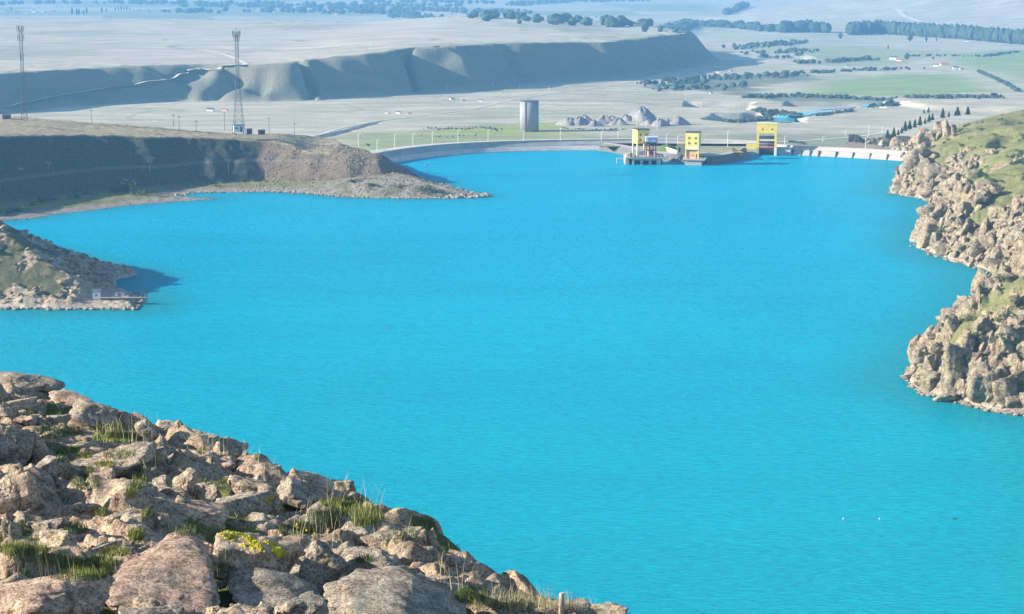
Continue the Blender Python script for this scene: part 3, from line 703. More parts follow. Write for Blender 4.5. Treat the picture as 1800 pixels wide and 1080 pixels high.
rbox('wall', M['cream'], an, -1.9, 1.9, 0, 4, 0, 4.6); rbox('roof', M['yellow'], an, -2.0, 2.0, -.1, 4.1, 4.6, 5.0); rbox('doorway', M['dark'], an, -1.0, -0.2, -.06, .1, 1.2, 3.2)
# big gatehouse at the spillway
p = P(1347, 273.5, 0)
g = thing('gatehouse', 'broad yellow gatehouse with open gate bays beside the spillway wall', 'gatehouse', (p.x, p.y, 0), math.radians(-9))
X = 4.75
rbox('upper_storey', M['yellow'], g, -X, X, 0, 6, 10.5, 15.0)
rbox('roof_edge', M['cream'], g, -X-.15, X+.15, -.15, 6.15, 15.0, 15.3)
for sx in (-X+.55, X-.55):
    for sy in (0.5, 5.5): rbox('column', M['yellow'], g, sx-.55, sx+.55, sy-.5, sy+.5, 3.6, 10.5)
for sx in (-X+.55, X-.55): rbox('pier', M['white'] if sx > 0 else M['pale_concrete'], g, sx-.6, sx+.6, -0.1, 6, -5, 3.58)
rbox('middle_beam', M['cream'], g, -X+1.1, X-1.1, 0.1, .9, 6.9, 7.6); rbox('lower_beam', M['red_trim'], g, -X+1.1, X-1.1, -0.05, 1.0, 3.5, 4.3)
rbox('gate', M['darksteel'], g, -X+1.1, X-1.1, 2.4, 2.8, 4.3, 6.6); rbox('hoist_gear', M['darksteel'], g, -X+1.1, X-1.1, 2.4, 3.2, 7.6, 9.0)
rbox('hoist_plate', M['white'], g, -X+1.1, X-1.1, 2.2, 2.38, 5.2, 5.4); rbox('opening_shade', M['dark'], g, -X+1.2, X-1.2, 3.4, 4.0, -4, 3.5)  # lowest slab is near black, standing for shade in the opening
for x in (-2.0, 2.5):
    m = MB(); m.tube((x,-.05,12.4),(x,.05,12.4),.42,n=12); m.build('round_window', M['dark'], g)
an = thing('annex', 'low yellow box annex attached left of the broad gatehouse', 'annex', tuple(P(1321, 267, 3.55)), math.radians(-9))
rbox('wall', M['yellow'], an, -2.2, 2.2, 0, 3.5, 1.0, 3.9); rbox('base', M['concrete'], an, -2.1, 2.1, .1, 3.4, 0, 1.0); rbox('roof', M['cream'], an, -2.3, 2.3, -.1, 3.6, 3.9, 4.05)
for s, lab in ((-1, 'dark concrete wing wall left of the broad gatehouse'), (1, 'dark concrete wing wall between broad gatehouse and spillway')):
    m = MB(); x0, x1 = ((p.x-11, p.x-4.2) if s < 0 else (p.x+4.6, p.x+12))
    m.prism([(x0, p.y+3-s*0), (x1, p.y+1.5 if s < 0 else p.y+1.0), (x1, p.y+9), (x0, p.y+9)], -4, 3.3); m.prism([(x0, p.y+2.9),(x1, p.y+(1.3 if s < 0 else .8)),(x1,p.y+1.9),(x0,p.y+3.6)], 3.3, 3.7)
    tag(m.build('wing_wall', M['concrete'], None), lab, 'wall')

# surge tank
p = on_ground(930.5, 233); k = pxm(p.y); R = 16.6/k; Hh = 54/k
t = thing('storage_tank', 'tall grey concrete cylinder tank standing on the grass beyond the dam', 'tank', (p.x, p.y+R, p.z-0.5))
m = MB(); m.tube((0,0,0),(0,0,Hh),R,n=64); o = m.build('wall', M['tank'], t); o.data.polygons.foreach_set('use_smooth', [len(q.vertices) == 4 for q in o.data.polygons])
m = MB(); m.tube((0,0,Hh),(0,0,Hh+.35),R+.25,n=64); m.build('rim', M['darksteel'], t)
m = MB(); m.tube((-R*.35,-R*.96,0),(-R*.35,-R*.96,Hh),.12).tube((-R*.43,-R*.93,0),(-R*.43,-R*.93,Hh),.12); m.build('ladder', M['darksteel'], t)

# ------------------------------------------------------------------ masts, poles, lamps
def lattice(name, label, u, vb, vt, D, wb, wt, head, group, legs=4):
    b = PD(u, vb, D); k = pxm(D); Hm = (vb-vt)/k
    t = thing(name, label, 'mast', (b.x, b.y, b.z-0.4), math.radians(20), group)
    cs = [(-1,-1),(1,-1),(1,1),(-1,1)]
    w = lambda z: wb/2 + (wt/2-wb/2)*min(1, (z/Hm)/0.55)**0.8
    N = 17; zz = [Hm*i/N for i in range(N+1)]
    for cx, cy in cs:
        m = MB()
        for a, c in zip(zz[:-1], zz[1:]): m.tube((cx*w(a),cy*w(a),a),(cx*w(c),cy*w(c),c), .085, n=4)
        m.build('leg', M['steel'], t)
    m = MB()
    for a, c in zip(zz[:-1], zz[1:]):
        for i in range(4):
            p, q = cs[i], cs[(i+1) % 4]
            m.tube((p[0]*w(a),p[1]*w(a),a),(q[0]*w(c),q[1]*w(c),c), .04, n=3); m.tube((q[0]*w(a),q[1]*w(a),a),(p[0]*w(c),p[1]*w(c),c), .04, n=3)
            m.tube((p[0]*w(c),p[1]*w(c),c),(q[0]*w(c),q[1]*w(c),c), .04, n=3)
    m.build('bracing', M['steel'], t)
    for f, r, n in head:
        z = Hm*f; m = MB(); m.tube((0,0,z-.05),(0,0,z+.05), r*.9, n=12); pf = m.build('platform', M['darksteel'], t)
        for i in range(n):
            a = 2*math.pi*i/n; m = MB(); x, y = r*math.cos(a), r*math.sin(a)
            m.tube((x,y,z-.6),(x,y,z+2.4), .07, n=4); m.box(x-.11,x+.11,y-.08,y+.08,z+.4,z+2.0); m.build('antenna', M['steel'], t)
    m = MB(); m.tube((0,0,Hm),(0,0,Hm+2.5),.06,n=4); m.build('lightning_rod', M['steel'], t)
    return t, Hm
lattice('telecom_mast', 'slender steel lattice mast at the far left edge of the plateau', 43, 209, 50, 800, 2.4, 1.2, [(0.97, 1.4, 6), (0.87, 1.3, 6), (0.66, .7, 3)], 'steel lattice masts', 4)
lattice('telecom_mast', 'tall steel lattice mast with wide splayed base beside a white cabin', 420, 234, 58, 796, 5.0, 1.2, [(0.97, 1.6, 7), (0.93, 1.2, 4), (0.52, 1.5, 4)], 'steel lattice masts', 4)
b = PD(420, 233, 793); t = thing('equipment_cabin', 'white cabin under the splayed base of the tall mast', 'cabin', (b.x, b.y, b.z-.3), math.radians(12))
rbox('wall', M['white'], t, -2.2, 2.2, -1.8, 1.8, 0.6, 3.4); rbox('roof', M['steel'], t, -2.4, 2.4, -2, 2, 3.4, 3.6); rbox('door', M['darksteel'], t, .4, 1.3, -1.86, -1.7, .6, 2.8); window(t, -1.0, 1.8, .8, .8, -1.8)
for sx in (-1.9, 1.9): rbox('stilt', M['darksteel'], t, sx-.12, sx+.12, -1.5, -1.2, -.4, .6)
def hut(u, v, D, w, h, mat, lab, name='hut', cat='hut', roofm='roofing', rz=0.1, face='door'):
    b = PD(u, v, D); t = thing(name, lab, cat, (b.x, b.y, b.z-.3), rz)
    rbox('wall', M[mat], t, -w/2, w/2, -w*.35, w*.35, 0, h)
    m = MB(); m.add([(-w*.55,-w*.42,h),(w*.55,-w*.42,h),(w*.55,w*.42,h),(-w*.55,w*.42,h),(-w*.55,0,h+w*.12),(w*.55,0,h+w*.12)], [(0,1,5,4),(2,3,4,5),(0,4,3),(1,2,5),(0,3,2,1)]); m.build('roof', M[roofm], t)
    rbox(face, M['dark'], t, -w*.12, w*.12, -w*.35-.05, -w*.35+.05, 0.05, h*.7)
    return t
hut(438.5, 235, 792, 2.3, 2.2, 'darksteel', 'dark square hut just right of the tall mast')
hut(460, 235.5, 800, 2.9, 1.8, 'darksteel', 'dark hut on the grass at the embankment corner')
hut(12, 211, 800, 3.2, 2.4, 'steel', 'grey hut on the plateau left of the slender mast')
def lamp(name, u, v0, v1, D, lab, group, arm=True, mt='white', z0=None):
    b = PD(u, v1, D); Hm = (v1-v0)/pxm(D)
    t = thing(name, lab, 'lamp' if arm else 'pole', (b.x, b.y, b.z), 0, group)
    m = MB(); m.tube((0,0,-.6),(0,0,Hm), .12, .08, n=8); m.build('pole', M[mt], t)
    if arm:
        m = MB(); m.tube((0,0,Hm-.1),(0.9,-.5,Hm+.25), .06, n=5).box(.6,1.3,-.7,-.35,Hm+.2,Hm+.33); m.build('lamp_head', M[mt], t)
    else:
        m = MB(); m.box(-.9,.9,-.07,.07,Hm-.8,Hm-.62); a = m.build('crossarm', M[mt], t)
        for x in (-.8, 0, .8):
            m = MB(); m.tube((x,0,Hm-.62),(x,0,Hm-.3), .07, .05, n=5); m.build('insulator', M['white'], a)
    return t
for u, v0, v1, D in [(630,236,263,868),(663,246,264,870),(694,236,258,874),(726,235,254,882),(760,232,251,891),(805,230,248.5,900),(858,228,247,908),(920,231,246,915),(985,226,245.5,920),(1057,231,246,922),(1086,231,247,925)]:
    lamp('street_lamp', u, v0, v1, D, 'white street lamp standing on the curved dam crest', 'street lamps along the dam crest')
for i, (u, v0, v1, D) in enumerate([(1171,236,262,890),(1191,240,264,893),(1279,231,258,900),(1379,240,257,905),(1446,241,257,902),(1521,241,259,893)]):
    lamp('street_lamp', u, v0, v1, D, 'white street lamp on the road behind the gatehouses and spillway', 'street lamps behind the spillway')
for (u, v0, v1, f) in [(39,294,325,on_left),(87,284,318,on_left),(264,282,308,on_left),(402,279,305,on_left),(475,276,304,on_left),(615,274,305,on_left),(751,288,312,on_left)]:
    b = f(u, v1); lamp('utility_pole', u, v0, v1, b.y, 'pale utility pole standing on the dark left embankment' if u < 450 else 'pale utility pole on the brown end of the embankment', 'utility poles along the left shore', False, 'steel')
for (u, v0, v1) in [(305,200,220,),(315,203,228),(345,211,229),(395,196,228),(473,206,235),(518,215,237),(161,192,216)]:
    b = PD(u, v1, 806); lamp('utility_pole', u, v0, v1, 806, 'thin grey utility pole on the plateau beside the masts', 'utility poles on the plateau', False, 'steel')
for (u, v0, v1) in [(913,150,157),(965,152,160),(1205,166,178),(1119,200,222),(1135,205,226),(1155,207,228),(1486,228,240),(1527,220,240),(866,145,157),(1550,222,236),(785,150,158),(651,78,86)]:
    b = on_ground(u, v1); lamp('utility_pole', u, v0, v1, b.y, 'distant pale utility pole in the valley beyond the dam', 'utility poles in the valley', False, 'white')

# pump house and gangway under the headland
b = P(170, 524, 1.6)
t = thing('pump_house', 'small white pump house with grey lean-to roof at the headland foot', 'pump house', (b.x, b.y, b.z-.3), math.radians(8))
rbox('wall', M['white'], t, -1.0, 1.0, -.8, .8, 0, 2.0); m = MB(); m.add([(-1.15,-.95,2.0),(1.15,-.95,2.0),(1.15,.95,2.35),(-1.15,.95,2.35),(-1.15,-.95,2.12),(1.15,-.95,2.12),(1.15,.95,2.47),(-1.15,.95,2.47)], [(0,1,5,4),(4,5,6,7),(1,2,6,5),(0,4,7,3),(2,3,7,6)]); m.build('roof', M['steel'], t); window(t, 0, .9, .5, .5, -.8)
b = P(209, 522, 2.1)
t = thing('equipment_box', 'low white equipment box beside the gangway', 'box', (b.x, b.y+1, b.z+0.05), math.radians(4))
rbox('body', M['white'], t, -1.2, 1.2, -.5, .5, 0, .85); rbox('lid', M['steel'], t, -1.28, 1.28, -.58, .58, .85, .95); rbox('hatch', M['steel'], t, -.4, .4, -.53, -.45, .15, .7)
a, c = P(177, 524, 1.75), P(260, 524, 1.75)
t = thing('gangway', 'dark narrow gangway reaching out over the water to a hoist post', 'gangway', (a.x, a.y, 1.75)); L = c.x-a.x
rbox('deck', M['wood'], t, 0, L, -.5, .5, 0, .16); rbox('beam', M['darksteel'], t, 0, L, -.45, -.3, -.3, 0); rbox('beam', M['darksteel'], t, 0, L, .3, .45, -.3, 0)
railing(t, [(1.0,-.48,.16),(L,-.48,.16)], .8, mat='darksteel')
for x, dz in ((L-1.2, 3.0), (L-.35, 3.0)):
    for y in (-.35,):
        m = MB(); m.tube((x,y,-4),(x,y,2.1),.13,n=8); m.build('post', M['darksteel'], t)
m = MB(); m.box(L-1.4,L-.15,-.5,-.2,2.0,2.2); m.build('crosshead', M['darksteel'], t)

# ------------------------------------------------------------------ distant landscape details
def ribbon(name, pts, w, mat, lab, lift=0.25, f=on_ground, H=None, obj=None):
    pp = []
    for (a, b), (c, d) in zip(pts[:-1], pts[1:]): pp += [(a+(c-a)*k/6, b+(d-b)*k/6) for k in range(6)]
    P3 = [f(u, v) for u, v in pp+[pts[-1]]]; q = resample(smooth_poly([(p.x, p.y) for p in P3], 2), 7)
    L, R = polyoff(q, w/2), polyoff(q, -w/2)
    xs = np.array([L, R]); z = (H or hG)(xs[..., 0], xs[..., 1])
    z = np.maximum(z[0], z[1]); z = np.convolve(np.pad(z, 4, mode='edge'), np.ones(9)/9, 'valid'); z = z[None].repeat(2, 0) + lift
    co = np.concatenate([xs, z[..., None]], -1).reshape(-1, 3)
    return tag(link(name, npmesh(name, co, gridfaces(2, len(q))), M[mat]), lab, None, None, 'structure')
ribbon('road', [(10,192),(60,181),(130,168),(220,156),(300,144),(330,134)], 3.2, 'road', 'pale track climbing the shaded bluff')
ribbon('road', [(330,134),(380,123),(425,116),(432,113),(415,104),(390,95),(350,88)], 5, 'road', 'pale track climbing the shaded bluff')
ribbon('road', [(560,238),(600,226),(660,214),(740,204),(830,193),(900,176),(960,166),(1040,156),(1110,145)], 2.6, 'road', 'pale straight road crossing the valley floor')
ribbon('road', [(925,176),(1000,178),(1080,179),(1160,184)], 3, 'gravel', 'thin track across the valley floor')
ribbon('road', [(1590,24),(1578,18),(1590,30),(1620,40),(1660,46)], 12, 'road', 'pale track on the far hillside')
ribbon('road', [(1345,252),(1420,248),(1500,242),(1560,234)], 3.5, 'road', 'track behind the spillway')
m_, n_, l_, b_ = newmat('river_water'); b_.inputs['Base Color'].default_value = (0.08,0.42,0.55,1); b_.inputs['Roughness'].default_value = 0.15; M['river'] = m_
ribbon('river', [(1372,216),(1395,208),(1410,202),(1425,199),(1450,197)], 16, 'river', 'pale blue river bend beyond the dam', 0.6)
ribbon('river', [(1150,152),(1180,150),(1215,146),(1240,142)], 8, 'river', 'thin pale river reach beyond the bluff', 0.6)
ribbon('river', [(1440,194),(1500,190),(1560,187)], 5, 'river', 'thin pale river reach', 0.6)

_icos = {}
def ico(sub):
    if sub not in _icos:
        bm = bmesh.new(); bmesh.ops.create_icosphere(bm, subdivisions=sub, radius=1)
        _icos[sub] = (np.array([v.co[:] for v in bm.verts]), np.array([[v.index for v in f.verts] for f in bm.faces])); bm.free()
    return _icos[sub]
def merge(name, items, mat, smooth=False):
    """items: list of (verts, faces)"""
    vs, fs, n = [], [], 0
    for v, f in items: vs.append(v); fs.append(f+n); n += len(v)
    return link(name, npmesh(name, np.concatenate(vs), np.concatenate(fs), smooth), mat)
def blob(c, r, h, sub=1, rough=0.45):
    v, f = ico(sub); k = 1+rough*(RNG.random(len(v))-0.5)*2
    return v*k[:, None]*np.array([r, r, h]) + np.array(c), f
def belt(pts, dens, h0, h1, width, name, lab, r=(0.35,0.6)):
    """a wood that reads as one mass: many crowns along a line of pixels"""
    P3 = [on_ground(u, v) for u, v in pts]; items = []
    for a, b in zip(P3[:-1], P3[1:]):
        n = max(1, int((b-a).length*dens))
        for _ in range(n):
            q = a.lerp(b, random.random()); x = q.x+random.gauss(0, width*.3); y = q.y+random.gauss(0, width)
            h = random.uniform(h0, h1); rr = h*random.uniform(*r); items.append((x, y, h, rr))
    gz = hG(np.array([q[0] for q in items]), np.array([q[1] for q in items])); big = name == 'tree_belt' and len(items) < 400
    items = [blob((x, y, g+h*.5), rr, h*.54, 2 if big else 1,   .25 if big else .45) for (x, y, h, rr), g in zip(items, gz)]
    return tag(merge(name, items, M['far_leaf']), lab, None, None, 'stuff')
belt([(1372,58),(1400,57),(1455,58)], .3, 15, 21, 8, 'tree_belt', 'far blue-green wood at the left end of the valley tree belt')
belt([(1493,62),(1550,60),(1640,66),(1700,70),(1810,80)], .36, 18, 22.5, 7, 'tree_belt', 'dense tree belt crossing the valley below the far hills', (.26,.42))
belt([(1060,46),(1130,44),(1210,45),(1300,50),(1370,56)], .16, 7, 14, 32, 'tree_belt', 'distant hazy tree belt beyond the plateau end', (0.5,0.9))
belt([(1130,56),(1195,57)], .07, 8, 14, 10, 'tree_belt', 'hazy trees behind the end of the bluff')
belt([(1275,27),(1300,18),(1310,12)], .06, 12, 18, 14, 'tree_belt', 'far wooded gully beside the hills')
for k, (pts, lab) in enumerate([([(300,22),(420,22),(560,22),(700,25),(900,34),(1020,44)], 'hazy trees behind the plateau'), ([(330,12),(520,14),(700,18),(900,24)], 'second hazy tree line behind the plateau'), ([(0,8),(200,6),(400,8),(560,10),(800,12)], 'farthest hazy tree line'), ([(650,4),(780,4),(860,7)], 'faint trees near the horizon'), ([(900,10),(1000,4),(1140,2)], 'blue wooded rise near the horizon')]):
    belt(pts, .11, 6, 13, 70, 'tree_belt', lab, (0.5,1.0))
belt([(1130,150),(1190,146),(1260,140),(1340,136),(1410,131)], 0.442, 1.56, 5.1, 17.6, 'scrub', 'river scrub beyond the bluff', (0.6,1.0))
belt([(1150,160),(1230,156),(1310,152)], 0.442, 1.56, 4.46, 15.4, 'scrub', 'second band of river scrub', (0.6,1.0))
belt([(1290,86),(1340,82),(1410,76)], 0.354, 2.6, 6.38, 28.6, 'scrub', 'scrub by the far river bend', (0.6,1.0))
belt([(1300,94),(1380,98),(1420,90)], 0.265, 2.08, 5.1, 24.2, 'scrub', 'far scrub patch', (0.6,1.0))
belt([(1395,112),(1460,110),(1540,105)], 0.442, 2.08, 5.1, 11, 'scrub', 'dark scrub in the middle of the valley', (0.6,1.0))
belt([(1380,132),(1450,128),(1530,124),(1600,122)], 0.398, 1.56, 3.82, 7.7, 'scrub', 'thin scrub line beside the green field', (0.6,1.0))
belt([(1310,172),(1400,170),(1500,174),(1600,172),(1700,173),(1760,172)], 0.972, 1.3, 3.5, 6.6, 'scrub', 'hedge line below the green field', (0.6,1.0))
belt([(1330,196),(1360,200),(1400,204),(1340,208),(1300,214)], 1.33, 1.04, 3.19, 6.6, 'scrub', 'scrub at the river bend', (0.6,1.0))
belt([(1435,204),(1470,200),(1500,196)], 0.884, 1.04, 2.23, 3.3, 'scrub', 'scrub on the near river bank', (0.6,1.0))
belt([(1555,188),(1575,184)], 1.1, 1.56, 3.19, 4.4, 'scrub', 'scrub beside the terrace', (0.6,1.0))
belt([(1720,128),(1755,142),(1790,162)], 0.707, 1.3, 3.19, 2.2, 'scrub', 'hedge slanting across the right fields', (0.6,1.0))
belt([(1590,100),(1660,99),(1730,100),(1790,92)], 0.309, 1.56, 3.19, 4.4, 'scrub', 'thin hedge in the far fields', (0.6,1.0))
belt([(1270,214),(1290,216),(1320,214)], 1.77, 1.04, 2.55, 3.3, 'scrub', 'scrub in the quarry', (0.6,1.0))

def make_far_tree(kind):
    v, f = ico(2); c = v.copy(); k = 1+0.35*noise3(v[:,0]*2.2+kind*9, v[:,1]*2.2, v[:,2]*2.2, kind)+0.12*(RNG.random(len(v))-.5); c = c*k[:, None]
    c = c*np.array([[.40,.40,.5],[.15,.15,.52],[.55,.55,.4]][kind]) + np.array([0,0,.56])
    t = thing('tree', '', 'tree'); link('crown', npmesh('crown', c, f, False), M['far_leaf'], t)
    m = MB(); m.tube((0,0,-.05),(0,0,.5),.035,.02,n=5); m.build('trunk', M['bark'], t); return t
def place_trees(kind, spots, lab, grp):
    src = make_far_tree(kind)
    for i, (u, v, hp) in enumerate(spots):
        o = src if i == 0 else copy_tree(src); b = on_ground(u, v); h = hp/pxm(b.y)
        o.location = b; o.scale = (h*random.uniform(.85,1.2), h, h); o.rotation_euler.z = random.random()*6; o['label'] = lab; o['group'] = grp
place_trees(0, [(1477,69,10),(1599,73,9),(1594,105,11),(1640,105,5),(1522,104,6),(1625,122,4),(1352,57,12)], 'rounded lone tree standing in the distant valley', 'lone trees in the valley')
place_trees(1, [(20,21,9),(127,26,12),(135,27,11),(139,27,11),(147,27,9),(152,25,11),(179,23,10),(187,22,7),(203,20,8),(208,19,8),(213,19,8),(218,19,7),(223,19,8),(228,19,6),(1561,88,8),(1628,75,12),(1646,74,8)], 'slim dark poplar tree near the far left village and fields', 'distant slim poplars')
place_trees(2, [(640+i*37+random.uniform(-9,9), 24+i*0.9+random.uniform(-3,3), random.uniform(3,5)) for i in range(12)]+[(1160,52,4),(1320,53,6),(1338,55,6)], 'low spreading tree behind the plateau', 'low trees behind the plateau')

def make_conifer(s):
    rnd = random.Random(s); t = thing('conifer', '', 'conifer'); vs, fs = [], []
    for L in range(11):
        z = 0.08+0.86*L/11; R = 0.27*(1-z)**0.8+0.02; n = 13
        for i in range(n):
            a = (i+rnd.random()*.6)/n*2*math.pi; r = R*rnd.uniform(.6,1.15); k = len(vs); w = .05*rnd.uniform(.7,1.3); dz = rnd.uniform(-.05,.01)
            ca, sa = math.cos(a), math.sin(a)
            vs += [(0,0,z+.10),(ca*r*.6-sa*w, sa*r*.6+ca*w, z+.03),(ca*r, sa*r, z+dz),(ca*r*.6+sa*w, sa*r*.6-ca*w, z+.03),(ca*r*.55, sa*r*.55, z-.04)]
            fs += [(k,k+1,k+2),(k,k+2,k+3),(k+1,k+4,k+2),(k+2,k+4,k+3)]
    vs += [(0,0,1.02),(.02,0,.88),(-.01,.017,.88),(-.01,-.017,.88)]; k = len(vs)-4; fs += [(k,k+1,k+2),(k,k+2,k+3),(k,k+3,k+1)]
    MB().add(vs, fs).build('crown', M['conifer'], t); MB().tube((0,0,-.08),(0,0,.6),.03,.012,n=6).build('trunk', M['bark'], t)
    return t
CF = [make_conifer(i) for i in range(3)]; used = set()
CSPOTS = [(1560,244,14,0),(1571,239,13,0),(1579,236,8,0),(1585,233,10,0),(1591,229,14,0),(1599,226,13,0),(1608,223,14,0),(1617,219,13,0),(1626,216,8,0),(1633,213,12,0),(1639,210,12,0),(1657,206,17,1),(1668,204,7,1),(1679,202,6,2),(1683,202,15,2),(1701,200,13,2),(1624,200,6,3),(1632,199,7,3)]
for i, (u, v, hp, kk) in enumerate(CSPOTS):
    k = i % 3; o = CF[k] if k not in used else copy_tree(CF[k]); used.add(k)
    hp *= random.uniform(.75,1.25); b = on_cliff(u, v)
    if b.y > 985 or kk == 3: b = PD(u, v+2, 905) if kk != 3 else on_ground(u, v)
    h = (hp+3)/pxm(b.y); wd = 1.5 if i in (15, 14) else 1.15
    o.location = b; o.scale = (h*wd, h*wd, h); o.rotation_euler.z = i*1.3
    o['label'] = ['small dark conifer in the row climbing behind the castle-like crag', 'dark conifer just behind the top of the crag', 'dark conifer standing alone on the hilltop to the right of the crag', 'tiny conifer on the brown field behind the crag'][kk]; o['group'] = ['conifer row behind the crag', 'conifers at the top of the crag', 'conifers on the hilltop', 'tiny conifers on the brown field'][kk]
# villages: small far houses
def make_house(s):
    t = thing('house', '', 'house'); w, d, h = (1, .6, .42) if s else (1, .5, .3)
    rbox('wall', M['white'] if s else M['cream'], t, -w/2, w/2, -d/2, d/2, -.1, h)
    m = MB(); m.add([(-w*.53,-d*.6,h),(w*.53,-d*.6,h),(w*.53,d*.6,h),(-w*.53,d*.6,h),(-w*.53,0,h+.22),(w*.53,0,h+.22)], [(0,1,5,4),(2,3,4,5),(0,4,3),(1,2,5),(0,3,2,1)]); m.build('roof', M['steel'] if s else M['red_trim'], t)
    return t
HS = [make_house(0), make_house(1)]; used = set()
HSP = [(14,22,7),(30,24,8),(47,25,8),(60,22,7),(75,22,6),(95,21,5),(245,20,7),(262,21,6),(282,20,6),(298,21,5),(318,21,6),(335,20,5),(366,20,5),(465,21,8),(480,22,7),(560,26,7),(590,27,6),(1518,62,6),(1528,62,5),(1540,62,5),(1560,62,4),(1628,72,6),(1686,73,5),(1700,74,6),(1730,75,5),(1570,105,12),(1580,108,10),(1645,117,9),(1660,116,14),(1680,122,10),(1690,123,7),(1490,118,6),(680,200,8),(700,200,8),(720,201,7),(795,176,8),(815,178,7),(845,179,7),(880,164,6),(1370,213,8),(1390,213,8),(370,196,12),(395,196,10),(1262,128,6),(1285,126,6),(1250,165,5)]
for i, (u, v, wp) in enumerate(HSP):
    k = i % 2; o = HS[k] if k not in used else copy_tree(HS[k]); used.add(k); b = on_ground(u, v); w = wp/pxm(b.y)
    o.location = b; o.scale = (w, w, w*.8); o.rotation_euler.z = random.uniform(-.4,.4)
    zone = 'far left village above the plateau' if u < 620 and v < 40 else 'settlement below the far hills' if v < 100 else 'farmstead in the right-hand fields' if u > 1450 else 'foot of the bluff' if u < 1000 else 'river flats'
    o['label'] = ('grey roofed white' if k else 'red roofed cream')+' house in the '+zone; o['group'] = ('white' if k else 'cream')+' houses, '+zone

# gravel heaps by the quarry
def heap(i, u, v, wp, hp, lab):
    b = on_ground(u, v); k = pxm(b.y); R = wp/2/k; Hh = hp/k; co = []; n, r_ = 28, 10
    for j in range(r_+1):
        for a in range(n):
            q = j/r_; an = a/n*2*math.pi; rr = R*q*(1+.18*math.sin(3*an+i)+.08*math.sin(7*an))
            co.append((rr*math.cos(an), rr*math.sin(an)*.8, Hh*(1-q**1.6)*(1+.12*math.sin(5*an+i*2))+random.uniform(-.04,.04)*Hh-.3))
    fs = [(j*n+a, j*n+(a+1)%n, (j+1)*n+(a+1)%n, (j+1)*n+a) for j in range(r_) for a in range(n)]
    o = MB().add(co, fs).build('gravel_heap', M['gravel'], None, True, loc=(b.x, b.y, b.z+.2)); tag(o, lab, 'gravel heap', 'gravel heaps beyond the dam')
HPL = ['broad flat gravel heap nearest the concrete tank', 'second gravel heap from the concrete tank', 'low gravel heap in front of the middle of the row', 'tall gravel heap in the middle of the row', 'gravel heap just left of the first yellow tower', 'gravel heap half hidden behind the largest heap', 'largest dark gravel heap behind the first yellow tower', 'gravel heap just right of the first yellow tower', 'rightmost gravel heap of the row', 'small gravel heap before the rightmost heap', 'small rear gravel heap left of the largest heap', 'small rear gravel heap at the left end of the row', 'low gravel heap at the right foot of the largest heap']
for i, (u, v, w, h) in enumerate([(1000,220,44,12),(1018,220,40,14),(1045,222,30,10),(1062,218,42,14),(1088,220,34,12),(1100,212,34,10),(1128,212,52,22),(1160,222,36,12),(1193,220,40,14),(1175,219,30,9),(1075,212,26,8),(1028,212,30,9),(1140,220,26,9)]):
    heap(i, u, v, w, h, HPL[i])
belt([(1115,204),(1135,203)], 1.1, 0.624, 1.53, 1.65, 'scrub', 'scrub on the largest gravel heap', (0.6,1.0))
belt([(990,226),(1040,229),(1100,228)], 0.884, 0.26, 0.829, 3.3, 'scrub', 'scrub at the foot of the gravel heaps', (0.6,1.0))
belt([(735,240),(770,242),(850,238)], 0.53, 0.208, 0.765, 4.4, 'scrub', 'scrub on the green strip behind the dam', (0.6,1.0))
belt([(745,226),(800,228),(850,226),(880,230)], 1.33, 0.312, 1.02, 4.4, 'scrub', 'dark scrub patch left of the concrete tank', (0.6,1.0))
belt([(1385,250),(1400,252),(1412,254)], 3.54, 0.624, 1.53, 1.32, 'scrub', 'dark scrub behind the spillway road', (0.6,1.0))
# ------------------------------------------------------------------ boulders
def boulder_mesh(s, sub, name='boulder', nz=0.07, p=11, npl=15, ledge=0.05, fr=1.0):
    g = np.random.default_rng(s); v, f = ico(sub); n = g.normal(size=(npl, 3)); n /= np.linalg.norm(n, axis=1)[:, None]; h = g.uniform(0.52, 1.0, npl)
    n = np.concatenate([n, np.eye(3), -np.eye(3)]); h = np.concatenate([h, g.uniform(.8, 1, 6)])
    q = np.maximum(v@n.T/h, 0); r = (q**p).sum(1)**(-1/p); c = v*r[:, None]
    o = s*3.7
    def fb(x, sc, oc, sd):
        t = 0; a = 1
        for i in range(oc): t = t+a*noise3(x[:,0]*sc*2**i+o, x[:,1]*sc*2**i+o, x[:,2]*sc*2**i, sd+i); a *= .5
        return t
    w = c + .12*np.stack([fb(c, 1.3, 2, k*7) for k in range(3)], 1)
    d = nz*fb(w, 1.6, 3, s) + nz*.45*fb(w, 6, 3, s+9)
    cr = np.abs(fb(w*np.array([1,1,1.5]), 1.25, 2, s+20)); d = d - nz*1.3*np.exp(-(cr/.05)**2)
    lay = noise3(w[:,0]*.8+o, w[:,1]*.8, w[:,2]*4.5, s+31); d = d + nz*.4*lay
    q1 = fb(w, 1.5*fr, 2, s+40)*4.5; q2 = fb(w, 3.6*fr, 2, s+44)*4.0
    st = lambda q: np.floor(q)+sstep(.38, .62, q-np.floor(q))
    d = d + ledge*st(q1)/2.2 + ledge*.4*st(q2)/2.0 - nz*.9*np.exp(-(np.abs(fb(w*np.array([1,.6,1.3]), 2.6*fr, 2, s+60))/.03)**2)
    c = c*(1+d)[:, None]; lo, hi = c.min(0), c.max(0); c = (c-(lo+hi)/2)/((hi-lo)/2)
    me = npmesh(name, c, f, True); return me
BM = [boulder_mesh(100+i, 5, p=[9,40,26,60][i % 4], npl=[16,9,11,10][(i//2) % 4], nz=[.08,.06,.05][i % 3]) for i in range(14)]
BM.append(boulder_mesh(170, 6, p=10, npl=12, nz=.035, ledge=.045, fr=1.8)); BM.append(boulder_mesh(171, 6, p=12, npl=13, nz=.035, ledge=.05, fr=2.0))
for me in BM: me.materials.append(M['rock'])
def setmat(o, key):
    o.material_slots[0].link = 'OBJECT'; o.material_slots[0].material = M[key]
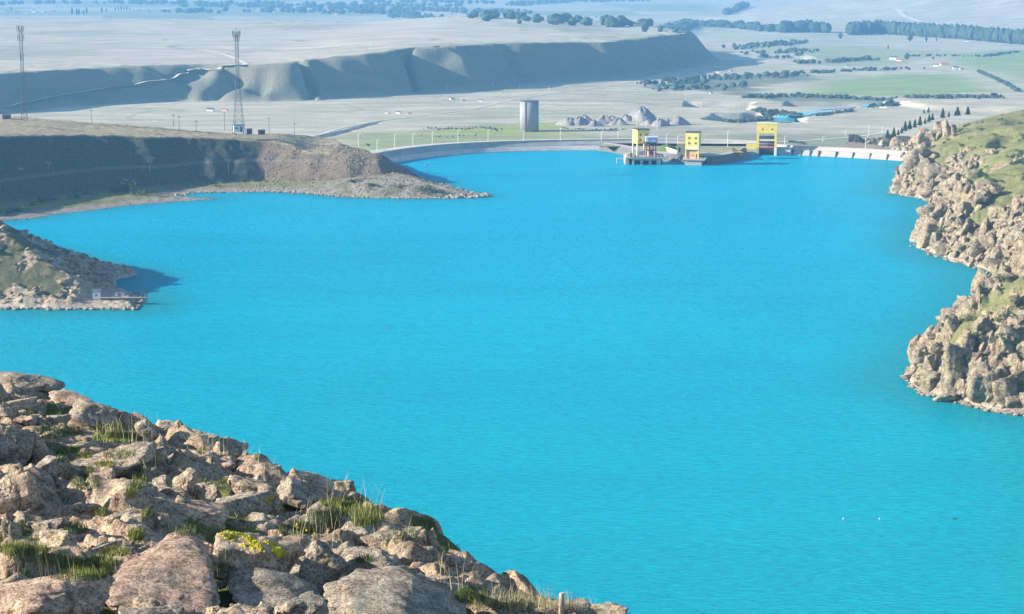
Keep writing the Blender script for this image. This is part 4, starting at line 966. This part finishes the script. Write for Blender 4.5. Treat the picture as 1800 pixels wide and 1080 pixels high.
def put_boulder(u0, v0, u1, v1, lab, mi, group=None, dep=0.9, tilt=0.0, f=on_fore, BMS=BM, sink=0.0, name='boulder'):
    uc, vc = (u0+u1)/2, (v0+v1)/2; b = f(uc, v0+0.80*(v1-v0)); k = pxm(b.y)
    w = (u1-u0)/k; dd = w*dep; s = min(.35, (CAMH-b.z)/b.y); h = max(((v1-v0)/k - s*dd*.6)/.9, .34*(v1-v0)/k, .2*w)
    o = link(name, BMS[mi % len(BMS)], None, None, PD(uc, vc+sink, b.y+dd*.15)); o.scale = (w/2*1.06, dd/2, h/2*1.12); o.rotation_euler = (0, tilt, math.pi*((mi//len(BMS)) % 2))
    tag(o, lab, 'boulder', group); return o
HERO = [
 (-25,650,112,700,'rounded grey boulder at the top left of the foreground slope',0,.9,.05),
 (84,688,178,722,'reddish grey dome shaped boulder below the topmost boulder',1,.9,.15),
 (122,708,212,756,'grey boulder with dark right side just above the grass hollow',2,.9,.25),
 (8,698,62,726,'small bright tan stone below the topmost boulder',3,.9,.05),
 (-20,722,34,752,'rough dark stone at the left edge under the tan stone',4,.9,.0),
 (24,730,62,756,'pink grey stone beside the dark shadowed stones',5,.9,0),
 (48,728,86,752,'dark grey block in the shade of the dome boulder',6,.9,0),
 (82,728,122,756,'bluish grey block left of the grass hollow',7,.9,0),
 (234,738,282,776,'dark pointed rock on the skyline right of the grass hollow',8,.9,.35),
 (268,739,312,768,'pale lumpy rock on the skyline above the water',9,.9,0),
 (322,752,386,800,'brown domed rock on the skyline above the water',10,.9,.2),
 (372,768,404,800,'narrow dark rock right of the brown domed rock',11,.9,0),
 (386,772,436,806,'mossy dark block on the skyline with a square right end',12,.9,.1),
 (436,804,458,822,'small dark stone on the skyline below the mossy block',13,.9,.2),
 (446,816,492,842,'tan cracked stone on the skyline left of the pale dome',3,.9,.2),
 (494,822,588,878,'broad pale domed boulder on the skyline',0,1.4,.12),
 (580,838,630,892,'pale topped block with a dark right face above the long grass',6,.9,.05),
 (130,778,262,856,'large tan boulder in the middle of the left slope',17,1.5,.15),
 (236,786,300,846,'angular split rock right of the large tan boulder',20,.9,.3),
 (292,790,362,842,'pale ridged rock above the upright stones',8,.9,.15),
 (340,794,414,852,'large reddish boulder with flat sloping face',5,.9,.25),
 (410,818,458,856,'tan pointed stone right of the reddish boulder',9,.9,.1),
 (300,824,352,890,'tall rounded stone standing in the middle of the slope',14,.8,-.1),
 (264,834,304,888,'upright pitted grey stone left of the tall rounded stone',15,.8,0),
 (340,846,388,896,'dark overhanging block right of the tall rounded stone',16,.9,.1),
 (150,818,204,856,'orange brown rock in front of the large tan boulder',11,.9,0),
 (60,800,128,850,'shadowed grey rock left of the large tan boulder',18,.9,.1),
 (-30,758,60,830,'dark rock mass at the left edge of the frame',19,.9,.2),
 (-20,838,62,912,'large shadowed slab at the left edge',21,.9,.25),
 (20,856,70,888,'blue grey shadowed stone at the left',22,.9,0),
 (56,906,132,952,'grey lichen covered stone above the bright tan rock',23,.9,.05),
 (68,932,140,984,'bright tan cracked rock beside the grass cushion',24,.8,.1),
 (4,912,40,960,'small dark post-like stone at the left',25,.8,0),
 (132,882,178,908,'small rounded grey stone with a bright rim',26,.9,0),
 (160,848,278,900,'dark brown shaded boulder in the centre of the slope',27,.9,.05),
 (182,894,252,938,'layered grey boulder with yellow grass on its left',13,.9,.1),
 (230,880,400,932,'long low pink grey slab reaching to the right',4,1.0,.12),
 (186,946,240,986,'tan weathered stone left of the great slab',2,.9,.1),
 (200,948,408,1075,'great pinkish slab at the bottom centre left',8,2.4,.12),
 (-60,1008,186,1130,'big tan and pink dome boulder in the bottom left corner',10,.9,.06),
 (250,880,290,905,'small grey stone on the long low slab',7,.9,0),
 (396,838,500,905,'large tan slab with a yellow lichen tip',6,.8,.22),
 (378,862,470,922,'grey shaded flank below the tan slab',3,.9,.1),
 (480,846,566,905,'grey speckled boulder below the pale dome',9,.9,.3),
 (540,882,624,942,'smooth dark grey boulder beside the long grass',0,.9,.2),
 (590,912,664,968,'dark wedge shaped rock below the long grass',8,.9,-.2),
 (632,886,692,940,'dark pointed rock on the skyline at the end of the long grass',2,.9,.25),
 (500,904,560,940,'tan rock with yellow stonecrop near the dark wedge',5,.9,.1),
 (372,916,536,1052,'big rounded slab with the yellow stonecrop cushion on its side',7,1.6,.2),
 (525,958,600,1060,'dark narrow rock in the cleft between two slabs',12,.8,.35),
 (556,960,706,1034,'smooth grey dome slab in the lower middle',14,1.5,.12),
 (632,930,742,996,'tan and brown lumpy boulder above the grey slab',11,.9,.15),
 (732,937,770,966,'small upright stone perched on the skyline',3,.9,-.5),
 (690,960,776,1010,'dark lumpy rock under the perched stone',24,.9,.15),
 (704,985,792,1044,'brown boulder with lit top at the right skyline',15,.9,.2),
 (556,1015,825,1125,'wide grey slab with tan right end along the bottom',12,2.0,.14),
 (715,1006,806,1050,'tan wedge on top of the wide bottom slab',18,.9,.12),
 (842,1046,874,1078,'light tan stone at the bottom beside the low bushes',9,.9,.1),
 (866,1044,912,1074,'dark domed stone at the bottom near the wooden post',10,.9,.1),
 (940,1056,1040,1104,'low dark rock behind the wooden post',21,.9,.05),
 (1010,1052,1106,1110,'dark rock at the right end of the foreground slope',16,.9,.15),
 (380,1058,480,1120,'rough slab at the bottom edge under the stonecrop slab',5,.9,.1),
 (392,1002,562,1066,'pitted grey slab filling the hollow below the stonecrop slab',8,1.3,.12),
 (180,1070,300,1130,'grey slab at the bottom edge beside the corner dome',9,.9,.1),
 (480,1040,580,1120,'grey dark slab at the bottom edge in the middle',13,.9,.1),
]
BIG = {'great pinkish slab at the bottom centre left': 14, 'wide grey slab with tan right end along the bottom': 15, 'big tan and pink dome boulder in the bottom left corner': 14+16, 'smooth grey dome slab in the lower middle': 15+16}
for q in HERO:
    o = put_boulder(*q[:4], q[4], BIG.get(q[4], q[5] % 14 + 16*(q[5]//14 % 2)), None, q[6], q[7])
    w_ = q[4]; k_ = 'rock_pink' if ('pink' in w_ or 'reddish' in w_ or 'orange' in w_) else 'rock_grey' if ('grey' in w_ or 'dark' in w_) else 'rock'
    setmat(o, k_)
nh = len(HERO)
for (x, y, z, s, mi, lab) in [(-12.4, 31.0, 80.6, (1.5, 1.7, 1.5), 3, 'tall unseen outcrop block added to shade the left foreground slope'), (-11.5, 25.5, 80.6, (1.2, 1.3, 1.3), 5, 'lower unseen outcrop block added for shade in front of the tall one')]:  # unseen blocks added off frame to throw shade on the left rocks
    o = link('boulder', BM[mi], None, None, (x, y, z)); o.scale = s; o.rotation_euler = (0, .1, .4); tag(o, lab, 'boulder')
# smaller stones between them
cnt = 0
while cnt < 60:
    u = random.uniform(-20, 900); v = random.uniform(700, 1085)
    if v < 672+0.45*u+ (20 if u < 500 else 40): continue
    w = random.choice([14,18,22,28,36,44])*random.uniform(.8,1.2)*(1+.4*(v-650)/430); hh = w*random.uniform(.45,.8)
    col = 'left' if u < 300 else 'middle' if u < 600 else 'right'
    put_boulder(u-w/2, v-hh/2, u+w/2, v+hh/2, 'loose rough granite stone between the boulders on the %s of the foreground slope' % col, random.randrange(14)+16*random.randrange(2), 'small stones on the %s of the foreground' % col, .95, random.uniform(-.3,.3)); cnt += 1
    o = COL.objects[-1]; kk = random.choice(['rock','rock_grey','rock_pink']); setmat(o, kk); nm = {'rock': 'tan', 'rock_grey': 'grey', 'rock_pink': 'pinkish'}[kk]
    big_ = 'larger' if w > 30 else 'small'; hgt_ = 'upper' if v < 850 else 'lower'
    tag(o, '%s loose %s stone between boulders, %s %s of the foreground slope' % (big_, nm, hgt_, col), 'boulder', '%s %s stones, %s %s foreground' % (big_, nm, hgt_, col))

# cliff boulders, bushes and rubble
BC = [boulder_mesh(300+i, 4, p=[30,50,80][i % 3], npl=[12,9,10][i % 3], nz=.10) for i in range(9)]
for me in BC: me.materials.append(M['crag'])
for q in [(1652,605,1700,706,'tall orange tan slab leaning at the water edge of the near cliff',1),(1700,640,1760,712,'broad shaded boulder at the foot of the near cliff',2),(1740,660,1786,716,'big reddish boulder near the right edge of the near cliff',3),
          (1672,588,1716,660,'dark grooved rock face above the leaning slab',4),(1712,556,1748,590,'smooth rounded boulder standing on the near cliff shoulder',5),(1640,690,1680,712,'low block at the waterline below the leaning slab',6),
          (1765,690,1800,726,'dark block at the waterline by the right frame edge',7),(1640,215,1660,246,'pale left pillar of the castle-like crag',8),(1655,212,1674,248,'dark middle pillar of the castle-like crag',0),(1672,220,1682,246,'slim right pillar of the castle-like crag',1),
          (1612,228,1642,256,'pink tan block left of the castle-like crag pillars',2),(1585,658,1598,670,'small dark rock standing in the water off the near cliff point',3),(1612,396,1650,440,'dark fissured rock at the middle cliff point',4),(1736,440,1772,486,'smooth pale boulder above the small cove',5),
          (1590,262,1640,305,'tan rock face at the far end of the cliff above the water',6),(1625,290,1665,330,'split grey rock below the far turf',7),(1568,322,1590,345,'low brown rock at the farthest spit of the cliff',8)]:
    f = on_cliff if q[2] > 1599 else (lambda u, v: P(u, v, 0.2))
    o = put_boulder(*q[:4], q[4], q[5], None, .9, random.uniform(-.15,.15), f, BC)
    if not q[2] > 1599: o.location.z = max(o.location.z, .1)
tt = RNG.uniform(-10, 85, 60000); yy = RNG.uniform(345, 960, 60000); xx = tt+0.207*yy
zz, mm, dd = hC(xx, yy); uu, vv = proj(xx, yy, zz)
keep = (dd > 0.3) & (dd < 75) & (uu < 1840) & (mm > 0.25) & (vv < 760)
idx = np.nonzero(keep)[0]; RNG.shuffle(idx)
sz = np.clip(RNG.lognormal(0.0, 0.62, len(idx))*.85, .35, 3.2)
cand = sorted(zip(idx[:3200], sz[:3200]), key=lambda q: -q[1]/yy[q[0]])
NIND = 300-nh-60-19; rub = []
for r, (i, s) in enumerate(cand):
    a = s*random.uniform(.65,1.15), s*random.uniform(.65,1.15), s*random.uniform(.55,1.15); rz = random.random()*6.28; tl = random.gauss(.15,.25)
    if r < NIND:
        o = link('boulder', BC[r % 9], None, None, (xx[i], yy[i], zz[i]+a[2]*.25)); o.scale = a; o.rotation_euler = (tl, 0, rz)
        zone = 'nearest headland' if yy[i] < 430 else 'shoulder above the small cove' if yy[i] < 520 else 'middle headland' if yy[i] < 620 else 'slope above the middle bay' if yy[i] < 720 else 'farthest headland'
        row = 'at the waterline of the ' if zz[i] < 4 else 'halfway up the ' if zz[i] < 16 else 'high on the '; sz_ = 'big' if s > 2.3 else 'smaller'
        tag(o, '%s tan boulder %s%s, right cliff' % (sz_, row, zone), 'boulder', '%s boulders %s%s' % (sz_, row, zone))
    else:
        v, f = ico(2); n = RNG.normal(size=(9,3)); n /= np.linalg.norm(n, axis=1)[:, None]; q = np.maximum(v@n.T/RNG.uniform(.55,1,9), .3)
        c = v*((q**16).sum(1)**(-1/16))[:, None]*np.array(a)*.9; ca, sa = math.cos(rz), math.sin(rz)
        c = np.stack([c[:,0]*ca-c[:,1]*sa, c[:,0]*sa+c[:,1]*ca, c[:,2]], 1); rub.append((c+np.array([xx[i], yy[i], zz[i]+a[2]*.2]), f))
tag(merge('scattered_rocks', rub, M['crag'], False), 'loose rocks strewn over the right cliff', None, None, 'stuff')
# waterline stones of the right shore, the spit and the headland
rub = []
def strew(poly, n, s0, s1, w, close=False):
    P3 = [Vector(p) for p in poly]
    for _ in range(n):
        k = random.randrange(len(P3)-1); q = P3[k].lerp(P3[k+1], random.random()); s = random.uniform(s0, s1)*random.uniform(.6,1.2)
        v, f = ico(1); c = v*np.array([s, s, s*.7])*(1+.35*(RNG.random(len(v))-.5))[:, None]
        rub.append((c+np.array([q.x+random.gauss(0, w), q.y+random.gauss(0, w), s*.1]), f))
strew(CW[3:27], 900, .3, .9, .9); strew(LW[10:24], 900, .25, .8, 1.8); strew(HP[2:9], 350, .25, .8, .9); strew(LW[1:12], 350, .2, .5, 1.4)
strew([tuple(P(u, v)[:2]) for u, v in [(798,347),(820,346),(856,346)]], 130, .6, 1.7, 1.3)
for _ in range(1500):
    x_, y_ = random.uniform(-104, -22), random.uniform(728, 812); z_, dw_, de_, c_ = hL(np.array([x_]), np.array([y_]))
    if dw_[0] < 1 or z_[0] > 15: continue
    s = random.uniform(.15,.5); v, f = ico(1); rub.append((v*np.array([s,s,s*.8])*(1+.4*(RNG.random(len(v))-.5))[:, None]+np.array([x_, y_, z_[0]+.05]), f))
tag(merge('shore_stones', rub, M['crag'], False), 'pale stones along the waterline', None, None, 'stuff')

def leaf_cloud(s, n, lobes, leaf):
    g = np.random.default_rng(s); cs = g.normal(size=(lobes, 3))*np.array([.5,.5,.22]); cs[:, 2] = np.abs(cs[:, 2])+.25; rr = g.uniform(.32,.55, lobes)
    k = g.integers(0, lobes, n); d = g.normal(size=(n, 3)); d /= np.linalg.norm(d, axis=1)[:, None]; c = cs[k]+d*rr[k][:, None]*g.uniform(.6,1.05, n)[:, None]; c[:, 2] = np.abs(c[:, 2])
    a = g.normal(size=(n, 3)); a /= np.linalg.norm(a, axis=1)[:, None]; b = np.cross(a, d); b /= np.linalg.norm(b, axis=1)[:, None]+1e-6
    v = np.stack([c+a*leaf, c+b*leaf*.7, c-a*leaf, c-b*leaf*.7], 1).reshape(-1, 3); f = np.arange(4*n).reshape(n, 4); return v, f
SB = [npmesh('bush', *leaf_cloud(500+i, 420, 5, .085), False, [M['leaf']]) for i in range(4)]
def bush(p, s, lab, grp, i, hs=1.0):
    o = link('bush', SB[i % 4], None, None, p); o.scale = (s, s, s*hs); o.rotation_euler.z = i*1.1; tag(o, lab, 'bush', grp); return o
for i, (u, v, wp) in enumerate([(1698,443,20),(1645,420,26),(1660,408,22),(1755,600,22),(1764,570,30),(1640,640,24),(1722,600,26),(1790,560,30),(1776,612,26),(1700,565,24),(1680,576,22),(1626,276,20),(1640,640,30),(1745,322,14),(1780,470,22),(1764,496,20),(1735,532,18),(1712,694,22),(1728,670,16),(1655,662,14)]):
    b = on_cliff(u, v); bush((b.x, b.y, b.z-.1), wp/pxm(b.y)*.62, 'broad dark bush, %s of right cliff, %s' % ('far upper part' if v < 350 else 'middle slope' if v < 530 else 'near point', 'at its outer edge' if u < 1700 else 'well inside the slope' if u < 1760 else 'by the right frame edge'), 'broad bushes %d %d' % ((v >= 350)+(v >= 530), (u >= 1700)+(u >= 1760)), i)
n = 0
while n < 230:
    i = random.randrange(60000)
    if dd[i] < 2 or dd[i] > 70 or uu[i] > 1830 or vv[i] > 720: continue
    b = (xx[i], yy[i], zz[i]); s = random.uniform(.6,2.1); zone = 'nearest headland' if yy[i] < 430 else 'shoulder above the small cove' if yy[i] < 520 else 'middle headland' if yy[i] < 620 else 'slope above the middle bay' if yy[i] < 720 else 'farthest headland'
    row = 'near the water on the ' if zz[i] < 8 else 'halfway up the ' if zz[i] < 18 else 'high on the '; sz_ = 'wide' if s > 1.4 else 'small'
    bush(b, s, '%s dark green bush %s%s, right cliff' % (sz_, row, zone), '%s bushes %s%s' % (sz_, row, zone), n, .8); n += 1
for i, (u, v, wp, hs, lab) in enumerate([(228,338,26,1.5,'tall dark bush on the left beach, highest of the row'),(205,338,24,.8,'low green bush left of the tall bush on the beach'),(248,343,26,.7,'low green bush right of the tall bush on the beach'),(135,350,20,1.1,'rounded grey green bush on the beach'),(130,334,14,.7,'small bush behind the rounded bush on the beach'),
       (72,356,22,1,'dark bush on the beach below the embankment'),(58,360,18,.8,'small green bush left of the dark beach bush'),(30,372,26,.8,'dark bush at the left end of the beach'),(12,374,20,.7,'low bush at the far left of the beach'),(90,352,20,.6,'flat bush between the two beach bushes'),(152,343,22,.6,'flat dark bush at the foot of the embankment'),(380,328,7,1.2,'tiny bush at the water edge under the embankment'),
       (560,235,18,.6,'round bush at the embankment top right'),(648,256,10,.7,'single bush on the green strip before the dam'),(742,336,30,.55,'dark bush patch near the tip of the spit'),(765,340,24,.6,'dark green bush closest to the tip of the spit'),(652,331,22,.5,'grey bush on the spit in the middle'),(625,320,26,.4,'low scrub bush at the foot of the brown embankment'),(652,325,20,.35,'small scrub bush beside the foot of the brown embankment'),(702,329,20,.4,'bush in the middle of the spit top')]):
    b = on_left(u, v) if u != 648 else PD(u, v, 872); bush((b.x, b.y, b.z-.1), wp/pxm(b.y)*.6, lab, None, i, hs)
n = 0; c2 = []
hx = RNG.uniform(-190, -98, 6000); hy = RNG.uniform(470, 560, 6000); hz, hm, hd = hH(hx, hy)
for i in range(6000):
    if hd[i] < 1 or hz[i] < .8: continue
    if n < 45 and hm[i] < .6: bush((hx[i], hy[i], hz[i]), random.uniform(.35,1.0), 'low green bush on the slope of the left headland', 'bushes on the left headland', n, .7); n += 1
    elif hm[i] > .45 and len(c2) < 900 and not (hx[i] > -117 and hy[i] < 510 and hz[i] > .9):
        v, f = ico(2); s = random.uniform(.2,.85); nn = RNG.normal(size=(8,3)); nn /= np.linalg.norm(nn, axis=1)[:, None]; q = np.maximum(v@nn.T/RNG.uniform(.55,1,8), .3)
        c2.append((v*((q**16).sum(1)**(-1/16))[:, None]*np.array([s,s,s*.7])+np.array([hx[i],hy[i],hz[i]]), f))
tag(merge('scattered_rocks', c2, M['crag'], False), 'loose rocks on the left headland', None, None, 'stuff')

# floating things and the wooden post
for u, v, lab in ((1482,913,'tiny white float on the open water, left of the pair'), (1546,913,'tiny white float with a dark spot, right of the pair')):
    p = P(u, v, 0); m = MB(); m.tube((0,0,-.12),(0,0,.10),.11,.11,n=12).tube((0,0,.10),(0,0,.2),.11,.05,n=12).tube((0,0,.2),(0,0,.3),.03,n=6); tag(m.build('float', M['white'], None, loc=p), lab, 'float', 'floats on the water')
p = P(1678, 912.5, 0); v, f = ico(3); c = v*np.array([.42,.13,.13]); c[:, 2] += .08*np.abs(v[:, 0])**3 + .04; c[:, 2] += np.where(v[:, 0] < -.75, .12, 0)
tag(link('water_bird', npmesh('water_bird', c, f, True), M['bark'], None, p), 'small dark bird resting on the open water', 'bird')
bpy.context.view_layer.update(); _ok, p, _n, _i, _o, _m = SC.ray_cast(bpy.context.evaluated_depsgraph_get(), Vector((0, 0, CAMH)), ray(986, 1078).normalized(), distance=75)
if not _ok: p = on_fore(986, 1078)
k = pxm(p.y)
t = thing('wooden_post', 'short pale weathered wooden post at the bottom edge above the water', 'post', (p.x, p.y, p.z-.15))
m = MB(); r = 5.2/k; m.tube((0,0,0),(0.01,0,36/k+.15), r, r*.93, n=12).tube((0.01,0,36/k+.15),(0.01,0,36/k+.17), r*.93, r*.8, n=12); m.build('shaft', M['wood'], t)
m = MB(); m.tube((0,-r*1.15,36/k*.7),(0,r*1.15,36/k*.7),.008,n=6); m.build('nail', M['darksteel'], t)

# ------------------------------------------------------------------ grass and stonecrop in the foreground
bpy.context.view_layer.update(); DG = bpy.context.evaluated_depsgraph_get()
def hit(u, v):
    ok, loc, nr, _, ob, _ = SC.ray_cast(DG, Vector((0, 0, CAMH)), ray(u, v).normalized(), distance=75)
    return (loc, nr) if ok else (None, None)
def blades(name, spots, mat, lab, lean=.35, width=.006, curve=.5):
    """spots: (u, v, du, dv, n, height m)"""
    V = []; F = []
    for u, v, du, dv, n, h in spots:
        for _ in range(n):
            a = random.random()*6.283; r = math.sqrt(random.random()); q, nr = hit(u+du*r*math.cos(a), v+dv*r*math.sin(a))
            if q is None: continue
            H_ = h*random.uniform(.45,1.1); an = random.random()*6.283; L = H_*random.uniform(.1, lean); dx, dy = math.cos(an)*L, math.sin(an)*L
            wx = width*random.uniform(.6,1.3)*(q.y/30); sx, sy = wx*math.cos(an*3), wx*math.sin(an*3)*.6; k = len(V)
            for t_, ww in ((0, 1), (.4, .85), (.75, .55)):
                cx, cy, cz = q.x+dx*t_**1.7, q.y+dy*t_**1.7, q.z-.02+H_*(t_-curve*.18*t_*t_)
                V += [(cx-sx*ww, cy-sy*ww, cz), (cx+sx*ww, cy+sy*ww, cz)]
            V.append((q.x+dx*1.1, q.y+dy*1.1, q.z+H_*(1-curve*.2)))
            F += [(k,k+1,k+3,k+2),(k+2,k+3,k+5,k+4)]; F.append((k+4,k+5,k+6))
    if V: tag(MB().add(V, F).build(name, mat, None), lab, None, None, 'stuff')
blades('grass', [(207,770,44,9,1500,.09),(190,758,30,6,120,.22),(600,885,40,8,1100,.09),(618,898,40,12,500,.15),(645,915,30,14,350,.22),(150,802,12,5,260,.08),(186,817,20,5,320,.08),(155,828,10,5,120,.1),(150,1003,50,14,900,.10),(40,968,44,10,900,.12),(100,988,46,8,500,.10),(178,990,30,10,500,.10),(205,972,24,8,300,.1),(238,944,14,9,300,.14),(176,902,16,6,240,.09),(260,905,14,8,200,.09),(232,868,10,10,100,.12),(247,848,14,12,140,.13),(452,806,5,3,60,.1)], M['grass_yellow'], 'yellow green grass between the foreground rocks')
blades('grass', [(60,978,50,12,700,.06),(140,1015,50,8,600,.06),(135,930,20,10,300,.08),(120,800,24,14,400,.08),(830,1050,30,14,900,.12),(150,850,26,14,500,.08),(100,760,40,14,500,.09),(520,930,36,14,500,.09),(330,935,26,8,300,.1),(570,915,30,16,400,.14),(640,985,20,6,200,.1),(390,1000,20,10,160,.1),(700,940,40,10,200,.08),(210,800,30,8,200,.1),(890,1065,40,10,300,.12)], M['grass_dark'], 'dark low turf between the foreground rocks', width=.006)
blades('grass', [(900,1068,70,8,330,.30),(960,1072,60,6,260,.26),(1050,1076,40,4,60,.22),(780,1012,16,14,16,.4),(620,900,60,30,60,.55),(560,940,50,30,40,.5),(390,1010,16,30,26,.45),(50,1000,50,20,36,.4),(90,1010,60,20,30,.35),(210,770,60,16,60,.45),(20,760,50,40,16,.5),(380,790,60,20,26,.35),(480,820,50,12,16,.3),(400,800,60,14,16,.4),(700,960,60,20,30,.4),(820,1040,30,10,20,.5),(235,840,40,30,14,.4),(300,1040,160,40,12,.4),(250,760,60,14,26,.4)], M['grass_dry'], 'dry straw coloured stalks among the foreground rocks', lean=.45, width=.0035, curve=.2)
V = []
for u, v, du, dv, n in [(412,944,26,9,230),(442,954,26,11,260),(472,962,24,11,260),(490,972,12,8,110),(478,884,12,9,100),(492,892,6,8,40),(532,928,12,7,70),(548,934,8,6,40),(398,938,12,6,60)]:
    for _ in range(n):
        a = random.random()*6.283; r = random.random()**.6; q, nr = hit(u+du*r*math.cos(a), v+dv*r*math.sin(a)+.22*du*r*math.cos(a))
        if q is None: continue
        if noise2(np.array([q.x*7.]), np.array([q.y*3.]), 7)[0] < -.12: continue
        s = random.uniform(.008,.026)
        w, f = ico(1); V.append((w*np.array([s,s,s*.8])*(1+.6*(RNG.random(len(w))-.5))[:, None]+np.array(q[:]), f))
if V: tag(merge('stonecrop', V, M['lichen'], False), 'yellow stonecrop cushion on the rounded slab', None, None, 'stuff')

tx = RNG.uniform(-14, 6, 60000); ty = RNG.uniform(17, 46, 60000); tz, tm, td = hF(tx, ty); tu, tv = proj(tx, ty, tz)
ok = np.nonzero((tm < .45) & (td > -1.5) & (tu > -40) & (tu < 1150) & (tv < 1130))[0][:20000]
c0 = np.stack([tx, ty, tz], 1)[ok]; nb_ = len(ok); an = RNG.random(nb_)*6.283; hh_ = RNG.uniform(.03, .10, nb_); w_ = .006*ty[ok]/30
s_ = np.stack([np.cos(an)*w_, np.sin(an)*w_, 0*an], 1); an2 = RNG.random(nb_)*6.283; L_ = hh_*RNG.uniform(.2, .8, nb_); tp = np.stack([np.cos(an2)*L_, np.sin(an2)*L_, hh_], 1); md = tp*np.array([.35,.35,.6])
vv_ = np.stack([c0-s_-[0,0,.01], c0+s_-[0,0,.01], c0+md+s_*.7, c0+tp], 1).reshape(-1, 3)
gm = npmesh('grass', vv_, np.arange(4*nb_).reshape(nb_, 4), False, [M['grass_yellow'], M['grass_dark'], M['grass_dry']])
gm.polygons.foreach_set('material_index', RNG.choice([0, 0, 1, 1, 1, 2], nb_).astype(np.int32)); tag(link('grass', gm), 'short turf between the foreground rocks', None, None, 'stuff')

# ------------------------------------------------------------------ air
hz_m = bpy.data.materials.new('haze'); hz_m.use_nodes = True; ht = hz_m.node_tree; ht.nodes.clear()
vo = ht.nodes.new('ShaderNodeVolumePrincipled'); oo = ht.nodes.new('ShaderNodeOutputMaterial'); ht.links.new(vo.outputs[0], oo.inputs['Volume'])
vo.inputs['Color'].default_value = (0.22, 0.56, 1.0, 1); vo.inputs['Density'].default_value = 1.75e-4; vo.inputs['Anisotropy'].default_value = 0.0
m = MB(); m.box(-9000, 9000, -60, 19000, -62, 330); tag(m.build('haze', hz_m, None), 'thin blue haze over the whole valley', None, None, 'stuff')
